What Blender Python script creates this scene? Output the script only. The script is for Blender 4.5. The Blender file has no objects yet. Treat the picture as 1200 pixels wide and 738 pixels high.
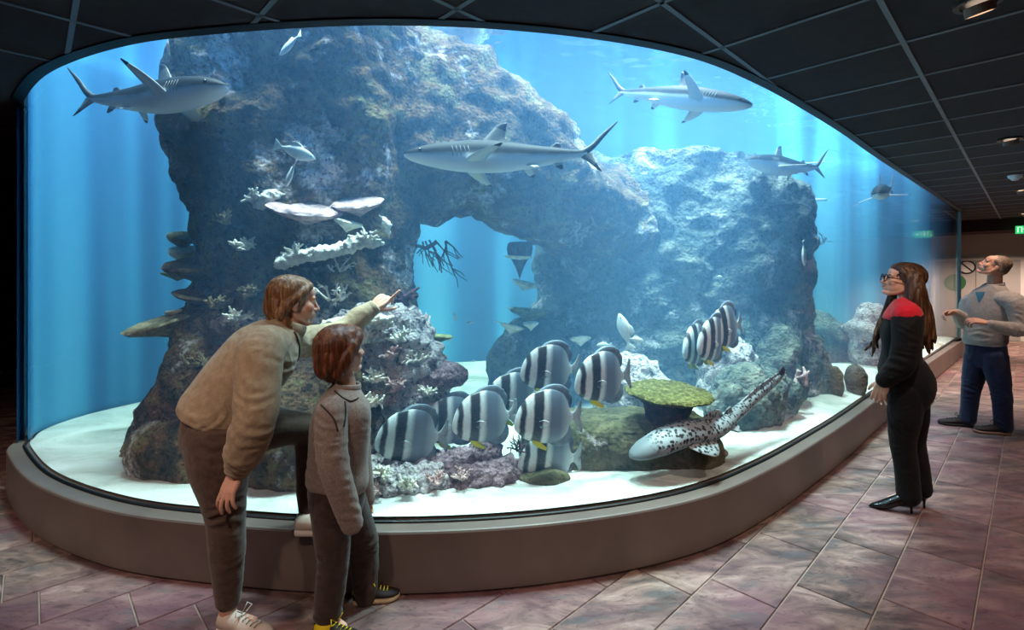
import bpy, bmesh, math, random
import numpy as np
from mathutils import Vector, Matrix, Quaternion

# ------------------------------------------------------------------ camera, world, light, exposure
scene = bpy.context.scene
COL = scene.collection
FPX, CX, HY, EYE = 586.0, 600.0, 322.0, 1.55      # focal length in px, principal column, horizon row, eye height
cam_data = bpy.data.cameras.new('camera')
cam = bpy.data.objects.new('camera', cam_data)
COL.objects.link(cam)
cam.location = (0, 0, EYE)
cam.rotation_euler = (math.radians(90), 0, 0)
cam_data.sensor_fit = 'HORIZONTAL'
cam_data.sensor_width = 36.0
cam_data.lens = 36.0 * FPX / 1200.0
cam_data.shift_y = -(369.0 - HY) / 1200.0
cam_data.clip_start = 0.05
cam_data.clip_end = 200
scene.camera = cam

vs = scene.view_settings
vs.view_transform = 'Standard'
vs.look = 'None'
vs.gamma = 1.0
vs.use_curve_mapping = False
vs.exposure = 0.0

world = bpy.data.worlds.new('world')
scene.world = world
world.use_nodes = True
bg = world.node_tree.nodes['Background']
bg.inputs[0].default_value = (0.55, 0.45, 0.42, 1)
bg.inputs[1].default_value = 0.03

cy = scene.cycles
cy.max_bounces = 6
cy.diffuse_bounces = 3
cy.glossy_bounces = 3
cy.transmission_bounces = 4
cy.transparent_max_bounces = 24
cy.volume_bounces = 0
cy.sample_clamp_indirect = 4.0
cy.caustics_reflective = False
cy.caustics_refractive = False

D1 = Vector((0.7206, 0.6934, 0))       # the long axis of the hall (towards the far wall)
N1 = Vector((0.6934, -0.7206, 0))      # across it
def UV(u, v, z=0.0):
    p = N1 * u + D1 * v
    return Vector((p.x, p.y, z))

def area(name, loc, target, size, power, color, size_y=None):
    l = bpy.data.lights.new(name, 'AREA')
    l.energy = power; l.color = color; l.shape = 'RECTANGLE'; l.size = size; l.size_y = size_y or size
    o = bpy.data.objects.new(name, l); COL.objects.link(o)
    o.location = loc
    o.rotation_euler = (Vector(target) - Vector(loc)).to_track_quat('-Z', 'Y').to_euler()
    return o
def spot(name, loc, target, power, color, angle=70, blend=0.6, radius=0.05):
    l = bpy.data.lights.new(name, 'SPOT')
    l.energy = power; l.color = color; l.spot_size = math.radians(angle); l.spot_blend = blend; l.shadow_soft_size = radius
    o = bpy.data.objects.new(name, l); COL.objects.link(o)
    o.location = loc
    o.rotation_euler = (Vector(target) - Vector(loc)).to_track_quat('-Z', 'Y').to_euler()
    return o

# lamps hung over the open top of the tank, above the water
TANK_LIGHT = (0.66, 0.88, 1.0)
for (lx, ly, pw, sz) in ((-2.6, 3.7, 210, 0.9), (-1.2, 2.95, 350, 0.5), (0.60, 3.30, 340, 0.5), (1.5, 4.15, 600, 0.7),
                         (-0.6, 5.4, 420, 0.9), (2.6, 5.7, 430, 0.9), (4.6, 7.0, 330, 0.9), (-2.6, 5.2, 95, 0.8), (6.4, 8.4, 230, 0.7)):
    area('tank_lamp', (lx, ly, 6.4), (lx, ly, 0), sz, pw * 0.62, TANK_LIGHT).data.spread = math.radians(75)
# warm ceiling downlights of the hall (fixtures are built below at the same places)
DOWNLIGHTS = [(-0.17, 3.13), (-0.14, 6.49), (-0.10, 10.48), (-0.10, 14.5)]
UNSEEN_DOWNLIGHTS = [(-0.9, -0.5), (-2.5, -1.4), (0.9, 1.2), (-4.4, -2.6), (1.6, 4.6)]
for (u, v) in DOWNLIGHTS:
    spot('downlight_lamp', UV(u, v, 2.70), UV(u - 0.3, v + (0.1 if v < 12 else 0.9), 0), 90 if v < 9 else 700, (1.0, 0.74, 0.58), 110, 0.7, 0.05)
for (u, v) in UNSEEN_DOWNLIGHTS:
    spot('downlight_lamp', UV(u, v, 2.70), UV(u - 0.5, v + 0.6, 0), 85, (1.0, 0.74, 0.62), 115, 0.7, 0.05)

# ------------------------------------------------------------------ helpers
def P(x, y, Y):
    """The point at depth Y that shows at pixel (x, y)."""
    return Vector(((x - CX) / FPX * Y, Y, EYE - (y - HY) / FPX * Y))

_rng = np.random.default_rng(7)
_perm = _rng.permutation(256)
_perm = np.concatenate([_perm, _perm, _perm])
_grad = _rng.normal(size=(256, 3)); _grad /= np.linalg.norm(_grad, axis=1)[:, None]
_rnd3 = _rng.random((256, 3))
def _hash(i, j, k):
    return _perm[_perm[_perm[i & 255] + (j & 255)] + (k & 255)]
def pnoise(p):
    p = np.asarray(p, float)
    i = np.floor(p).astype(int); f = p - i
    w = f * f * f * (f * (f * 6 - 15) + 10)
    out = 0.0
    for dx in (0, 1):
        for dy in (0, 1):
            for dz in (0, 1):
                g = _grad[_hash(i[:, 0] + dx, i[:, 1] + dy, i[:, 2] + dz)]
                d = (g * (f - np.array([dx, dy, dz]))).sum(1)
                wt = (w[:, 0] if dx else 1 - w[:, 0]) * (w[:, 1] if dy else 1 - w[:, 1]) * (w[:, 2] if dz else 1 - w[:, 2])
                out = out + d * wt
    return out * 1.6
def fbm(p, octaves=4, gain=0.5, ridged=False):
    p = np.asarray(p, float); a = 1.0; s = 0.0; t = 0.0
    for o in range(octaves):
        n = pnoise(p + o * 17.3)
        if ridged: n = 1 - 2 * np.abs(n)
        s = s + a * n; t += a; a *= gain; p = p * 2.03
    return s / t
def worley(p):
    p = np.asarray(p, float); i = np.floor(p).astype(int)
    best = np.full(len(p), 9.0)
    for dx in (-1, 0, 1):
        for dy in (-1, 0, 1):
            for dz in (-1, 0, 1):
                c = i + np.array([dx, dy, dz])
                q = c + _rnd3[_hash(c[:, 0], c[:, 1], c[:, 2])]
                best = np.minimum(best, ((q - p) ** 2).sum(1))
    return np.sqrt(best)

def mesh_obj(name, verts, faces, mats, parent=None, smooth=True, mat_idx=None):
    me = bpy.data.meshes.new(name)
    me.from_pydata([tuple(map(float, v)) for v in verts], [], [tuple(map(int, f)) for f in faces])
    if not isinstance(mats, (list, tuple)): mats = [mats]
    for m in mats: me.materials.append(m)
    if mat_idx is not None: me.polygons.foreach_set('material_index', np.asarray(mat_idx, dtype=np.int32))
    if smooth: me.polygons.foreach_set('use_smooth', np.ones(len(me.polygons), dtype=bool))
    me.update()
    o = bpy.data.objects.new(name, me); COL.objects.link(o)
    if parent is not None: o.parent = parent
    return o
def bm_obj(name, bm, mats, parent=None, smooth=False):
    me = bpy.data.meshes.new(name); bm.to_mesh(me); bm.free()
    if not isinstance(mats, (list, tuple)): mats = [mats]
    for m in mats: me.materials.append(m)
    if smooth: me.polygons.foreach_set('use_smooth', np.ones(len(me.polygons), dtype=bool))
    o = bpy.data.objects.new(name, me); COL.objects.link(o)
    if parent is not None: o.parent = parent
    return o
def link_mesh(name, me, parent=None):
    o = bpy.data.objects.new(name, me); COL.objects.link(o)
    if parent is not None: o.parent = parent
    return o
def empty(name, loc=(0, 0, 0), rot=(0, 0, 0)):
    o = bpy.data.objects.new(name, None); COL.objects.link(o)
    o.location = loc; o.rotation_euler = rot; o.empty_display_size = 0.1
    return o
def tag(o, label=None, cat=None, group=None, kind=None):
    if label: o['label'] = label
    if cat: o['category'] = cat
    if group: o['group'] = group
    if kind: o['kind'] = kind
    return o
def copy_tree(o, parent=None):
    c = o.copy(); COL.objects.link(c); c.parent = parent
    for ch in list(o.children):
        copy_tree(ch, c)
    return c
def set_parent_keep(o, parent):
    """Parent o to an unrotated Empty while leaving it where it is."""
    o.parent = parent
    o.matrix_parent_inverse = Matrix.Translation(-Vector(parent.location))
def box_verts(x0, x1, y0, y1, z0, z1):
    v = [(x0, y0, z0), (x1, y0, z0), (x1, y1, z0), (x0, y1, z0), (x0, y0, z1), (x1, y0, z1), (x1, y1, z1), (x0, y1, z1)]
    f = [(0, 3, 2, 1), (4, 5, 6, 7), (0, 1, 5, 4), (1, 2, 6, 5), (2, 3, 7, 6), (3, 0, 4, 7)]
    return v, f
def uvbox(u0, u1, v0, v1, z0, z1):
    vv, f = box_verts(u0, u1, v0, v1, z0, z1)
    return [UV(a, b, c) for a, b, c in vv], f
def catmull(pts, per=8, closed=False):
    pts = np.asarray(pts, float); n = len(pts); out = []
    rng = range(n) if closed else range(n - 1)
    for i in rng:
        p0 = pts[(i - 1) % n] if (closed or i > 0) else 2 * pts[0] - pts[1]
        p1 = pts[i]; p2 = pts[(i + 1) % n]
        p3 = pts[(i + 2) % n] if (closed or i < n - 2) else 2 * pts[-1] - pts[-2]
        for k in range(per):
            t = k / per
            out.append(0.5 * ((2 * p1) + (-p0 + p2) * t + (2 * p0 - 5 * p1 + 4 * p2 - p3) * t * t + (-p0 + 3 * p1 - 3 * p2 + p3) * t ** 3))
    if not closed: out.append(pts[-1])
    return np.array(out)
def resample(pts, step):
    pts = np.asarray(pts, float)
    seg = np.linalg.norm(np.diff(pts, axis=0), axis=1); s = np.concatenate([[0], np.cumsum(seg)])
    n = max(2, int(round(s[-1] / step)) + 1)
    t = np.linspace(0, s[-1], n)
    return np.stack([np.interp(t, s, pts[:, k]) for k in range(pts.shape[1])], 1)

# ------------------------------------------------------------------ materials
def srgb(r, g, b):
    f = lambda c: (c / 255 / 12.92) if c / 255 <= 0.04045 else ((c / 255 + 0.055) / 1.055) ** 2.4
    return (f(r), f(g), f(b), 1.0)
class Mat:
    def __init__(s, name):
        s.m = bpy.data.materials.new(name); s.m.use_nodes = True
        s.t = s.m.node_tree; s.t.nodes.clear()
        s.out = s.n('ShaderNodeOutputMaterial')
    def n(s, typ, **kw):
        nd = s.t.nodes.new(typ)
        for k, v in kw.items(): setattr(nd, k, v)
        return nd
    def l(s, a, b): s.t.links.new(a, b)
    def coords(s, kind='Position', scale=(1, 1, 1), rot=(0, 0, 0)):
        if kind == 'Position': src = s.n('ShaderNodeNewGeometry').outputs['Position']
        else: src = s.n('ShaderNodeTexCoord').outputs[kind]
        mp = s.n('ShaderNodeMapping'); mp.inputs['Scale'].default_value = scale; mp.inputs['Rotation'].default_value = rot
        s.l(src, mp.inputs['Vector']); return mp.outputs['Vector']
    def noise(s, vec, scale, detail=4, rough=0.55, dist=0.0):
        nd = s.n('ShaderNodeTexNoise'); nd.inputs['Scale'].default_value = scale; nd.inputs['Detail'].default_value = detail
        nd.inputs['Roughness'].default_value = rough; nd.inputs['Distortion'].default_value = dist
        s.l(vec, nd.inputs['Vector']); return nd.outputs['Fac']
    def voronoi(s, vec, scale, feature='F1'):
        nd = s.n('ShaderNodeTexVoronoi', feature=feature); nd.inputs['Scale'].default_value = scale
        s.l(vec, nd.inputs['Vector']); return nd.outputs['Distance']
    def ramp(s, fac, stops, interp='LINEAR'):
        nd = s.n('ShaderNodeValToRGB'); cr = nd.color_ramp; cr.interpolation = interp
        while len(cr.elements) < len(stops): cr.elements.new(0.5)
        for e, (p, c) in zip(cr.elements, stops):
            e.position = p; e.color = c if len(c) == 4 else (*c, 1)
        s.l(fac, nd.inputs['Fac']); return nd.outputs['Color']
    def mix(s, fac, a, b, blend='MIX'):
        nd = s.n('ShaderNodeMix', data_type='RGBA', blend_type=blend)
        for sock, v in ((nd.inputs['Factor'], fac), (nd.inputs['A'], a), (nd.inputs['B'], b)):
            pass
        def put(idx, v):
            if hasattr(v, 'is_linked') or hasattr(v, 'node'): s.l(v, nd.inputs[idx])
            else: nd.inputs[idx].default_value = v
        put(0, fac); put(6, a); put(7, b)
        return nd.outputs[2]
    def math(s, op, a, b=None, clamp=False):
        nd = s.n('ShaderNodeMath', operation=op); nd.use_clamp = clamp
        for i, v in enumerate((a, b)):
            if v is None: continue
            if hasattr(v, 'node'): s.l(v, nd.inputs[i])
            else: nd.inputs[i].default_value = v
        return nd.outputs[0]
    def bump(s, h, strength=0.3, dist=0.02):
        nd = s.n('ShaderNodeBump'); nd.inputs['Strength'].default_value = strength; nd.inputs['Distance'].default_value = dist
        s.l(h, nd.inputs['Height']); return nd.outputs['Normal']
    def principled(s, color, rough=0.6, normal=None, spec=0.3, metallic=0.0, emit=None, estr=0.0, alpha=None, sheen=0.0, sss=0.0):
        b = s.n('ShaderNodeBsdfPrincipled')
        if hasattr(color, 'node'): s.l(color, b.inputs['Base Color'])
        else: b.inputs['Base Color'].default_value = color if len(color) == 4 else (*color, 1)
        if hasattr(rough, 'node'): s.l(rough, b.inputs['Roughness'])
        else: b.inputs['Roughness'].default_value = rough
        b.inputs['Specular IOR Level'].default_value = spec
        b.inputs['Metallic'].default_value = metallic
        if sheen: b.inputs['Sheen Weight'].default_value = sheen
        if normal is not None: s.l(normal, b.inputs['Normal'])
        if emit is not None:
            b.inputs['Emission Color'].default_value = emit; b.inputs['Emission Strength'].default_value = estr
        s.l(b.outputs[0], s.out.inputs['Surface']); return b
def plain(name, color, rough=0.6, spec=0.3, metallic=0.0, var=0.0, vscale=30, bump=0.0, bscale=200, emit=None, estr=0.0, kind='Object', sheen=0.0):
    m = Mat(name); vec = m.coords(kind)
    c = color if len(color) == 4 else (*color, 1)
    if var:
        lo = tuple(x * (1 - var) for x in c[:3]) + (1,); hi = tuple(min(1, x * (1 + var)) for x in c[:3]) + (1,)
        c = m.ramp(m.noise(vec, vscale, 5, 0.6), [(0.3, lo), (0.7, hi)])
    nrm = m.bump(m.noise(vec, bscale, 3), bump, 0.004) if bump else None
    m.principled(c, rough, nrm, spec, metallic, emit, estr, sheen=sheen)
    return m.m
# ------------------------------------------------------------------ plan of the tank
FRONT = [(-3.60, 3.72), (-3.47, 3.56), (-2.86, 3.09), (-2.20, 2.76), (-1.62, 2.605), (-0.70, 2.50), (0.16, 2.58), (0.96, 2.84),
         (1.60, 3.27), (2.34, 3.90), (2.95, 4.45), (3.67, 5.13), (5.1, 6.45), (6.9, 8.10), (8.80, 9.84)]
BACK = [(7.94, 9.5), (5.0, 8.25), (3.0, 7.6), (1.0, 7.2), (-1.0, 6.8), (-2.2, 6.2), (-3.0, 5.6), (-3.5, 5.0), (-3.72, 4.5), (-3.76, 4.15), (-3.71, 3.90), (-3.60, 3.72)]
front_c = resample(catmull(FRONT, 12), 0.07)
back_c = resample(catmull(BACK, 12), 0.10)
end_c = resample(np.array([front_c[-1], back_c[0]]), 0.15)
OUTLINE = np.concatenate([front_c[:-1], end_c[:-1], back_c[:-1]])        # closed, anticlockwise seen from above
def offset_curve(c, d, closed=False):
    c = np.asarray(c)
    if closed: t = np.roll(c, -1, 0) - np.roll(c, 1, 0)
    else: t = np.gradient(c, axis=0)
    t /= np.linalg.norm(t, axis=1)[:, None]
    return c + d * np.stack([t[:, 1], -t[:, 0]], 1)                       # d > 0: outward
def inside(pts, poly):
    pts = np.asarray(pts, float); x, y = pts[:, 0], pts[:, 1]; r = np.zeros(len(pts), bool); n = len(poly)
    if len(pts) <= 64:
        q = np.roll(poly, -1, 0); x1, y1, x2, y2 = poly[:, 0], poly[:, 1], q[:, 0], q[:, 1]
        c = (y1 > y[:, None]) != (y2 > y[:, None])
        xi = (x2 - x1) * (y[:, None] - y1) / (y2 - y1 + 1e-12) + x1
        return (c & (x[:, None] < xi)).sum(1) % 2 == 1
    for i in range(n):
        x1, y1 = poly[i]; x2, y2 = poly[(i + 1) % n]
        c = (y1 > y) != (y2 > y)
        xi = (x2 - x1) * (y - y1) / (y2 - y1 + 1e-12) + x1
        r ^= c & (x < xi)
    return r
OUTER = offset_curve(OUTLINE, 0.09, True)
PLINTH_Z, CEIL_Z, SURF_Z = 0.31, 2.80, 3.50

# ------------------------------------------------------------------ setting: floor
def tile_material():
    m = Mat('slate_tile'); vec = m.coords('Position', (1, 1, 1), (0, 0, math.radians(20)))
    st = m.coords('Position', (1.7, 4.2, 1), (0, 0, math.radians(12)))
    info = m.n('ShaderNodeObjectInfo').outputs['Random']
    isl = m.n('ShaderNodeNewGeometry').outputs['Random Per Island']
    rnd = m.math('FRACT', m.math('ADD', info, isl))
    shift = m.n('ShaderNodeVectorMath', operation='ADD'); comb = m.n('ShaderNodeCombineXYZ')
    m.l(m.math('MULTIPLY', rnd, 31.0), comb.inputs[0]); m.l(m.math('MULTIPLY', rnd, 17.0), comb.inputs[1])
    m.l(st, shift.inputs[0]); m.l(comb.outputs[0], shift.inputs[1])
    n1 = m.noise(shift.outputs[0], 1.4, 7, 0.62, 1.2)
    c1 = m.ramp(n1, [(0.30, srgb(46, 36, 34)), (0.42, srgb(86, 69, 64)), (0.54, srgb(122, 97, 88)), (0.70, srgb(166, 140, 128))])
    n2 = m.noise(vec, 1.1, 3, 0.5)
    c2 = m.mix(m.ramp(n2, [(0.42, (0, 0, 0, 1)), (0.62, (0.6, 0.6, 0.6, 1))]), c1, srgb(112, 72, 82))
    n3 = m.noise(shift.outputs[0], 2.3, 2)
    c3 = m.mix(m.ramp(n3, [(0.55, (0, 0, 0, 1)), (0.7, (0.55, 0.55, 0.55, 1))]), c2, srgb(76, 78, 80))
    vein = m.ramp(m.noise(shift.outputs[0], 5.0, 8, 0.75, 2.0), [(0.36, (0.35, 0.32, 0.32, 1)), (0.47, (1, 1, 1, 1)), (0.62, (1, 1, 1, 1)), (0.75, (1.25, 1.2, 1.15, 1))])
    c3 = m.mix(0.8, c3, vein, 'MULTIPLY')
    br = m.math('ADD', m.math('MULTIPLY', rnd, 0.35), 0.95)
    hsv = m.n('ShaderNodeHueSaturation'); m.l(c3, hsv.inputs['Color']); m.l(br, hsv.inputs['Value'])
    rough = m.ramp(m.noise(shift.outputs[0], 3, 4), [(0.3, (0.42,) * 3), (0.7, (0.62,) * 3)])
    m.principled(hsv.outputs[0], rough, m.bump(m.noise(shift.outputs[0], 4, 7, 0.65), 0.35, 0.01), 0.35)
    return m.m
TILE = tile_material()
GROUT = plain('tile_grout', srgb(140, 122, 110), 0.85, var=0.2, vscale=8)
v, f = uvbox(-12, 4, -5, 16.7, -0.16, -0.007)
floor = tag(mesh_obj('floor', v, f, GROUT, smooth=False), 'mauve and brown slate tile floor of the aquarium hall', kind='structure')
TW, TL, TG = 0.32, 0.66, 0.006
hw, hl, b = TW / 2 - TG / 2, TL / 2 - TG / 2, 0.003
tv = [(-hw, -hl, -0.007), (hw, -hl, -0.007), (hw, hl, -0.007), (-hw, hl, -0.007), (-hw + b, -hl + b, 0), (hw - b, -hl + b, 0), (hw - b, hl - b, 0), (-hw + b, hl - b, 0)]
tf = [(4, 5, 6, 7), (0, 1, 5, 4), (1, 2, 6, 5), (2, 3, 7, 6), (3, 0, 4, 7)]
tile_me = bpy.data.meshes.new('floor_tile'); tile_me.from_pydata(tv, [], tf); tile_me.materials.append(TILE)
TROT = math.atan2(N1.y, N1.x)
cands = []
INN = offset_curve(OUTLINE, -0.15, True)
rg = random.Random(3)
for i in range(-36, 12):
    u = -0.82 + TW * (i + 0.5)
    off = rg.choice((0.0, 0.33, 0.5, 0.66)) * TL + rg.uniform(-0.03, 0.03)
    if u + TW > 4 or u - TW < -12: continue
    for j in range(-6, 25):
        vv = off + TL * j
        if not (-4.6 < vv < 16.3): continue
        c = UV(u, vv)
        cs = [UV(u + a * hw, vv + bb * hl) for a in (-1, 1) for bb in (-1, 1)]
        ins = inside([(p.x, p.y) for p in cs], INN)
        if ins.all(): continue
        vis = -1
        if c.y > 0.5:
            px, py = CX + FPX * c.x / c.y, HY + FPX * EYE / c.y
            hid = inside([(c.x, c.y)], OUTER)[0]
            if -120 < px < 1320 and py < 860 and not hid:
                back = c.x < -3.0 and c.y > 5 or True
                vis = FPX * FPX / (c.y ** 3)
                # behind the tank as seen from the eye
                t = np.linspace(0.1, 0.97, 40)[:, None] * np.array([[c.x, c.y]])
                if inside(t, OUTLINE).any(): vis = 0.0
        cands.append((vis, u, vv))
cands.sort(key=lambda c: -c[0])
for k, (vis, u, vv) in enumerate(cands[:290]):
    if vis <= 0: break
    o = link_mesh('tile', tile_me, floor)
    o.location = UV(u, vv); o.rotation_euler = (0, 0, TROT)
rest = cands[k:] if vis <= 0 else cands[290:]
rv, rf = [], []
for (_, u, vv) in rest:
    n = len(rv); c = UV(u, vv)
    for (a, bb, z) in tv:
        q = UV(u + a, vv + bb, z); rv.append(q)
    rf += [tuple(n + i for i in ff) for ff in tf]
tag(mesh_obj('tile_field', rv, rf, TILE, floor, smooth=False), kind='stuff')

# ------------------------------------------------------------------ setting: walls
BLACKWALL = plain('black_wall', srgb(22, 21, 24), 0.8, var=0.15, vscale=3)
PALEWALL = plain('pale_wall', srgb(196, 190, 186), 0.8, var=0.04, vscale=2)
v, f = uvbox(-12.2, -11.0, -5, 17, -0.1, 3.2)
tag(mesh_obj('wall_left', v, f, BLACKWALL, smooth=False), 'black painted wall behind the tank', kind='structure')
v, f = uvbox(-11.0, -10.985, -5, 16.7, 0, 0.07)
tag(mesh_obj('baseboard_left', v, f, plain('grey_skirting', srgb(170, 168, 166), 0.5), smooth=False), 'pale grey skirting along the black wall', kind='structure')
v, f = uvbox(-12.2, 5, 16.7, 16.9, -0.1, 3.2)
wb = tag(mesh_obj('wall_back', v, f, PALEWALL, smooth=False), 'pale grey wall at the far end of the hall', kind='structure')
v, f = uvbox(4, 4.2, -5, 17, -0.1, 3.2)
tag(mesh_obj('wall_right', v, f, BLACKWALL, smooth=False), 'dark wall along the hall', kind='structure')
v, f = uvbox(-12.2, 5, -5.2, -5, -0.1, 3.2)
tag(mesh_obj('wall_rear', v, f, BLACKWALL, smooth=False), 'dark wall behind the viewer', kind='structure')
v, f = uvbox(-12, 4, 15.6, 16.7, 2.54, 3.0)
tag(mesh_obj('trim_1', v, f, plain('dark_soffit', srgb(58, 40, 42), 0.8, var=0.1, vscale=2), smooth=False), 'dark reddish soffit above the far wall', kind='structure')

# ------------------------------------------------------------------ setting: ceiling
v, f = uvbox(-12, 4, -5, 16.7, 3.0, 3.1)
PANEL = plain('charcoal_panel', srgb(52, 49, 52), 0.9, var=0.14, vscale=14, bump=0.25, bscale=120, kind='Position')
BARM = plain('grey_grid_bar', srgb(104, 114, 122), 0.5, var=0.08, vscale=6)
# slab with the opening of the tank: a coarse frame of cells
def cells_outside(u0, u1, v0, v1, nu, nv, z0, z1, poly):
    us = np.linspace(u0, u1, nu + 1); vs_ = np.linspace(v0, v1, nv + 1)
    U, V = np.meshgrid(us, vs_, indexing='ij')
    XY = np.stack([N1.x * U + D1.x * V, N1.y * U + D1.y * V], -1)
    cu = (us[:-1] + us[1:]) / 2; cv = (vs_[:-1] + vs_[1:]) / 2
    CU, CV = np.meshgrid(cu, cv, indexing='ij')
    cen = np.stack([N1.x * CU + D1.x * CV, N1.y * CU + D1.y * CV], -1).reshape(-1, 2)
    keep = ~inside(cen, poly).reshape(nu, nv)
    return XY, keep
def cell_panel(name, u0, u1, v0, v1, z, mat, poly, parent, n=22, full=False):
    if full:
        vv, ff = uvbox(u0, u1, v0, v1, z, z + 0.015)
        return mesh_obj(name, vv, ff, mat, parent, smooth=False)
    XY, keep = cells_outside(u0, u1, v0, v1, n, n, z, z, poly)
    if not keep.any(): return None
    vv = []; idx = {}
    ff = []
    def g(i, j, k):
        key = (i, j, k)
        if key not in idx:
            idx[key] = len(vv); vv.append((XY[i, j, 0], XY[i, j, 1], z + 0.015 * k))
        return idx[key]
    for i in range(n):
        for j in range(n):
            if keep[i, j]:
                ff.append((g(i, j, 0), g(i, j + 1, 0), g(i + 1, j + 1, 0), g(i + 1, j, 0)))
                ff.append((g(i, j, 1), g(i + 1, j, 1), g(i + 1, j + 1, 1), g(i, j + 1, 1)))
    return mesh_obj(name, vv, ff, mat, parent, smooth=False)
LIP = offset_curve(OUTLINE, 0.04, True)
XY, keep = cells_outside(-12, 4, -5, 16.7, 120, 160, 3, 3, offset_curve(OUTLINE, 0.12, True))
vv, ff, idx = [], [], {}
def gi(i, j):
    if (i, j) not in idx: idx[(i, j)] = len(vv); vv.append((XY[i, j, 0], XY[i, j, 1], 3.0))
    return idx[(i, j)]
for i in range(120):
    for j in range(160):
        if keep[i, j]: ff.append((gi(i, j), gi(i, j + 1), gi(i + 1, j + 1), gi(i + 1, j)))
ceiling = tag(mesh_obj('ceiling', vv, ff, BLACKWALL, smooth=False), 'charcoal suspended ceiling with a grey metal grid', kind='structure')
US = [-0.48 + 0.70 * k for k in range(-12, 6)]
VS = [0.15 + 0.648 * k for k in range(-6, 25)]
for a in range(len(US) - 1):
    for bq in range(len(VS) - 1):
        u0, u1, v0, v1 = US[a], US[a + 1], VS[bq], VS[bq + 1]
        c = UV((u0 + u1) / 2, (v0 + v1) / 2)
        if v0 > 15.7 or c.y < 0.9: continue
        px, py = CX + FPX * c.x / c.y, HY - FPX * 1.25 / c.y
        if py < -260 or px < -260 or px > 1560: continue
        cs = [(p.x, p.y) for p in (UV(u0, v0), UV(u1, v0), UV(u1, v1), UV(u0, v1), c)]
        ins = inside(cs, LIP)
        if ins.all(): continue
        t = np.linspace(0.2, 0.96, 30)[:, None] * np.array([[c.x, c.y]])
        if inside(t, OUTLINE).any() and not ins.any(): continue
        near = np.min(np.linalg.norm(OUTLINE - np.array([c.x, c.y]), axis=1)) < 0.6
        cell_panel('ceiling_panel', u0 + 0.004, u1 - 0.004, v0 + 0.004, v1 - 0.004, CEIL_Z + 0.006, PANEL, LIP, ceiling, full=not (near or ins.any()))
def bar(a, b_, name, w=0.024):
    """One grid bar from a to b, in the pieces that lie outside the tank."""
    a = np.array(a); b_ = np.array(b_); n = 600
    pts = a + (b_ - a) * np.linspace(0, 1, n)[:, None]
    xy = np.array([[N1.x * p[0] + D1.x * p[1], N1.y * p[0] + D1.y * p[1]] for p in pts])
    out = ~inside(xy, LIP); i = 0; vv, ff = [], []
    while i < n:
        if out[i]:
            j = i
            while j + 1 < n and out[j + 1]: j += 1
            if j > i:
                p, q = pts[i], pts[j]; d = (q - p) / np.linalg.norm(q - p); s = np.array([d[1], -d[0]]) * w / 2
                k = len(vv)
                for z in (CEIL_Z, CEIL_Z + 0.008):
                    for e in (p - s, p + s, q + s, q - s): vv.append(UV(e[0], e[1], z))
                ff += [tuple(k + x for x in t) for t in ((0, 3, 2, 1), (4, 5, 6, 7), (0, 1, 5, 4), (1, 2, 6, 5), (2, 3, 7, 6), (3, 0, 4, 7))]
            i = j + 1
        else: i += 1
    if vv: mesh_obj(name, vv, ff, BARM, ceiling, smooth=False)
for u in US:
    if -4.2 < u < 3: bar((u, -2.5), (u, 15.6), 'grid_bar')
for vq in VS:
    if -2.5 < vq < 15.6: bar((-4.5, vq), (3.0, vq), 'grid_bar')

# ------------------------------------------------------------------ tank: plinth, seal, glass, back wall, sand, water
def ribbon(name, curves, mat, closed=False, parent=None, smooth=True, inner=None):
    """Surface through a list of (curve_xy, z) rows of equal length."""
    n = len(curves[0][0]); vv = []
    for c, z in curves:
        vv += [(p[0], p[1], z) for p in c]
    ff = []
    for r in range(len(curves) - 1):
        for i in range(n if closed else n - 1):
            j = (i + 1) % n
            ff.append((r * n + i, r * n + j, (r + 1) * n + j, (r + 1) * n + i))
    if inner is not None:                      # the pane's inner face, on vertices of its own so that both faces shade flat
        k = len(vv)
        vv += [(p[0], p[1], z) for c, z in curves for p in inner]
        ff += [tuple(k + i for i in q[::-1]) for q in ff]
        k2 = len(vv); vv += vv[:k] + vv[k:k2]; m_ = len(curves) - 1
        for i in range(n - 1):
            for r in (0, m_): ff.append((k2 + r * n + i, k2 + r * n + i + 1, k2 + k + r * n + i + 1, k2 + k + r * n + i))
    return mesh_obj(name, vv, ff, mat, parent, smooth)
def plinth_material():
    m = Mat('taupe_plinth'); vec = m.coords('Position')
    c = m.ramp(m.noise(vec, 2.5, 4), [(0.3, srgb(100, 87, 82)), (0.7, srgb(116, 102, 96))])
    sc = m.ramp(m.noise(m.coords('Position', (3, 3, 14)), 5, 5, 0.7), [(0.66, (0, 0, 0, 1)), (0.76, (0.35, 0.35, 0.35, 1))])
    m.principled(m.mix(sc, c, srgb(90, 78, 74)), 0.45, None, 0.4)
    return m.m
PLINTH = plinth_material()
o_ = lambda d: offset_curve(OUTLINE, d, True)
tank = empty('aquarium_tank', (-0.7, 2.6, 0))
tag(tank, 'large curved aquarium tank with clear walls on a taupe plinth', 'aquarium')
pl = ribbon('plinth', [(o_(-0.30), 0.0), (o_(0.078), 0.0), (o_(0.078), 0.012), (o_(0.09), 0.014), (o_(0.09), PLINTH_Z - 0.012), (o_(0.086), PLINTH_Z - 0.003),
                       (o_(0.078), PLINTH_Z), (o_(-0.30), PLINTH_Z), (o_(-0.30), 0.0)], PLINTH, True, smooth=False)
set_parent_keep(pl, tank)
seal = ribbon('rubber_seal', [(o_(0.006), PLINTH_Z), (o_(0.006), PLINTH_Z + 0.009), (o_(-0.014), PLINTH_Z + 0.009)], plain('black_seal', (0.006, 0.007, 0.01, 1), 0.4), True)
set_parent_keep(seal, tank)
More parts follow.
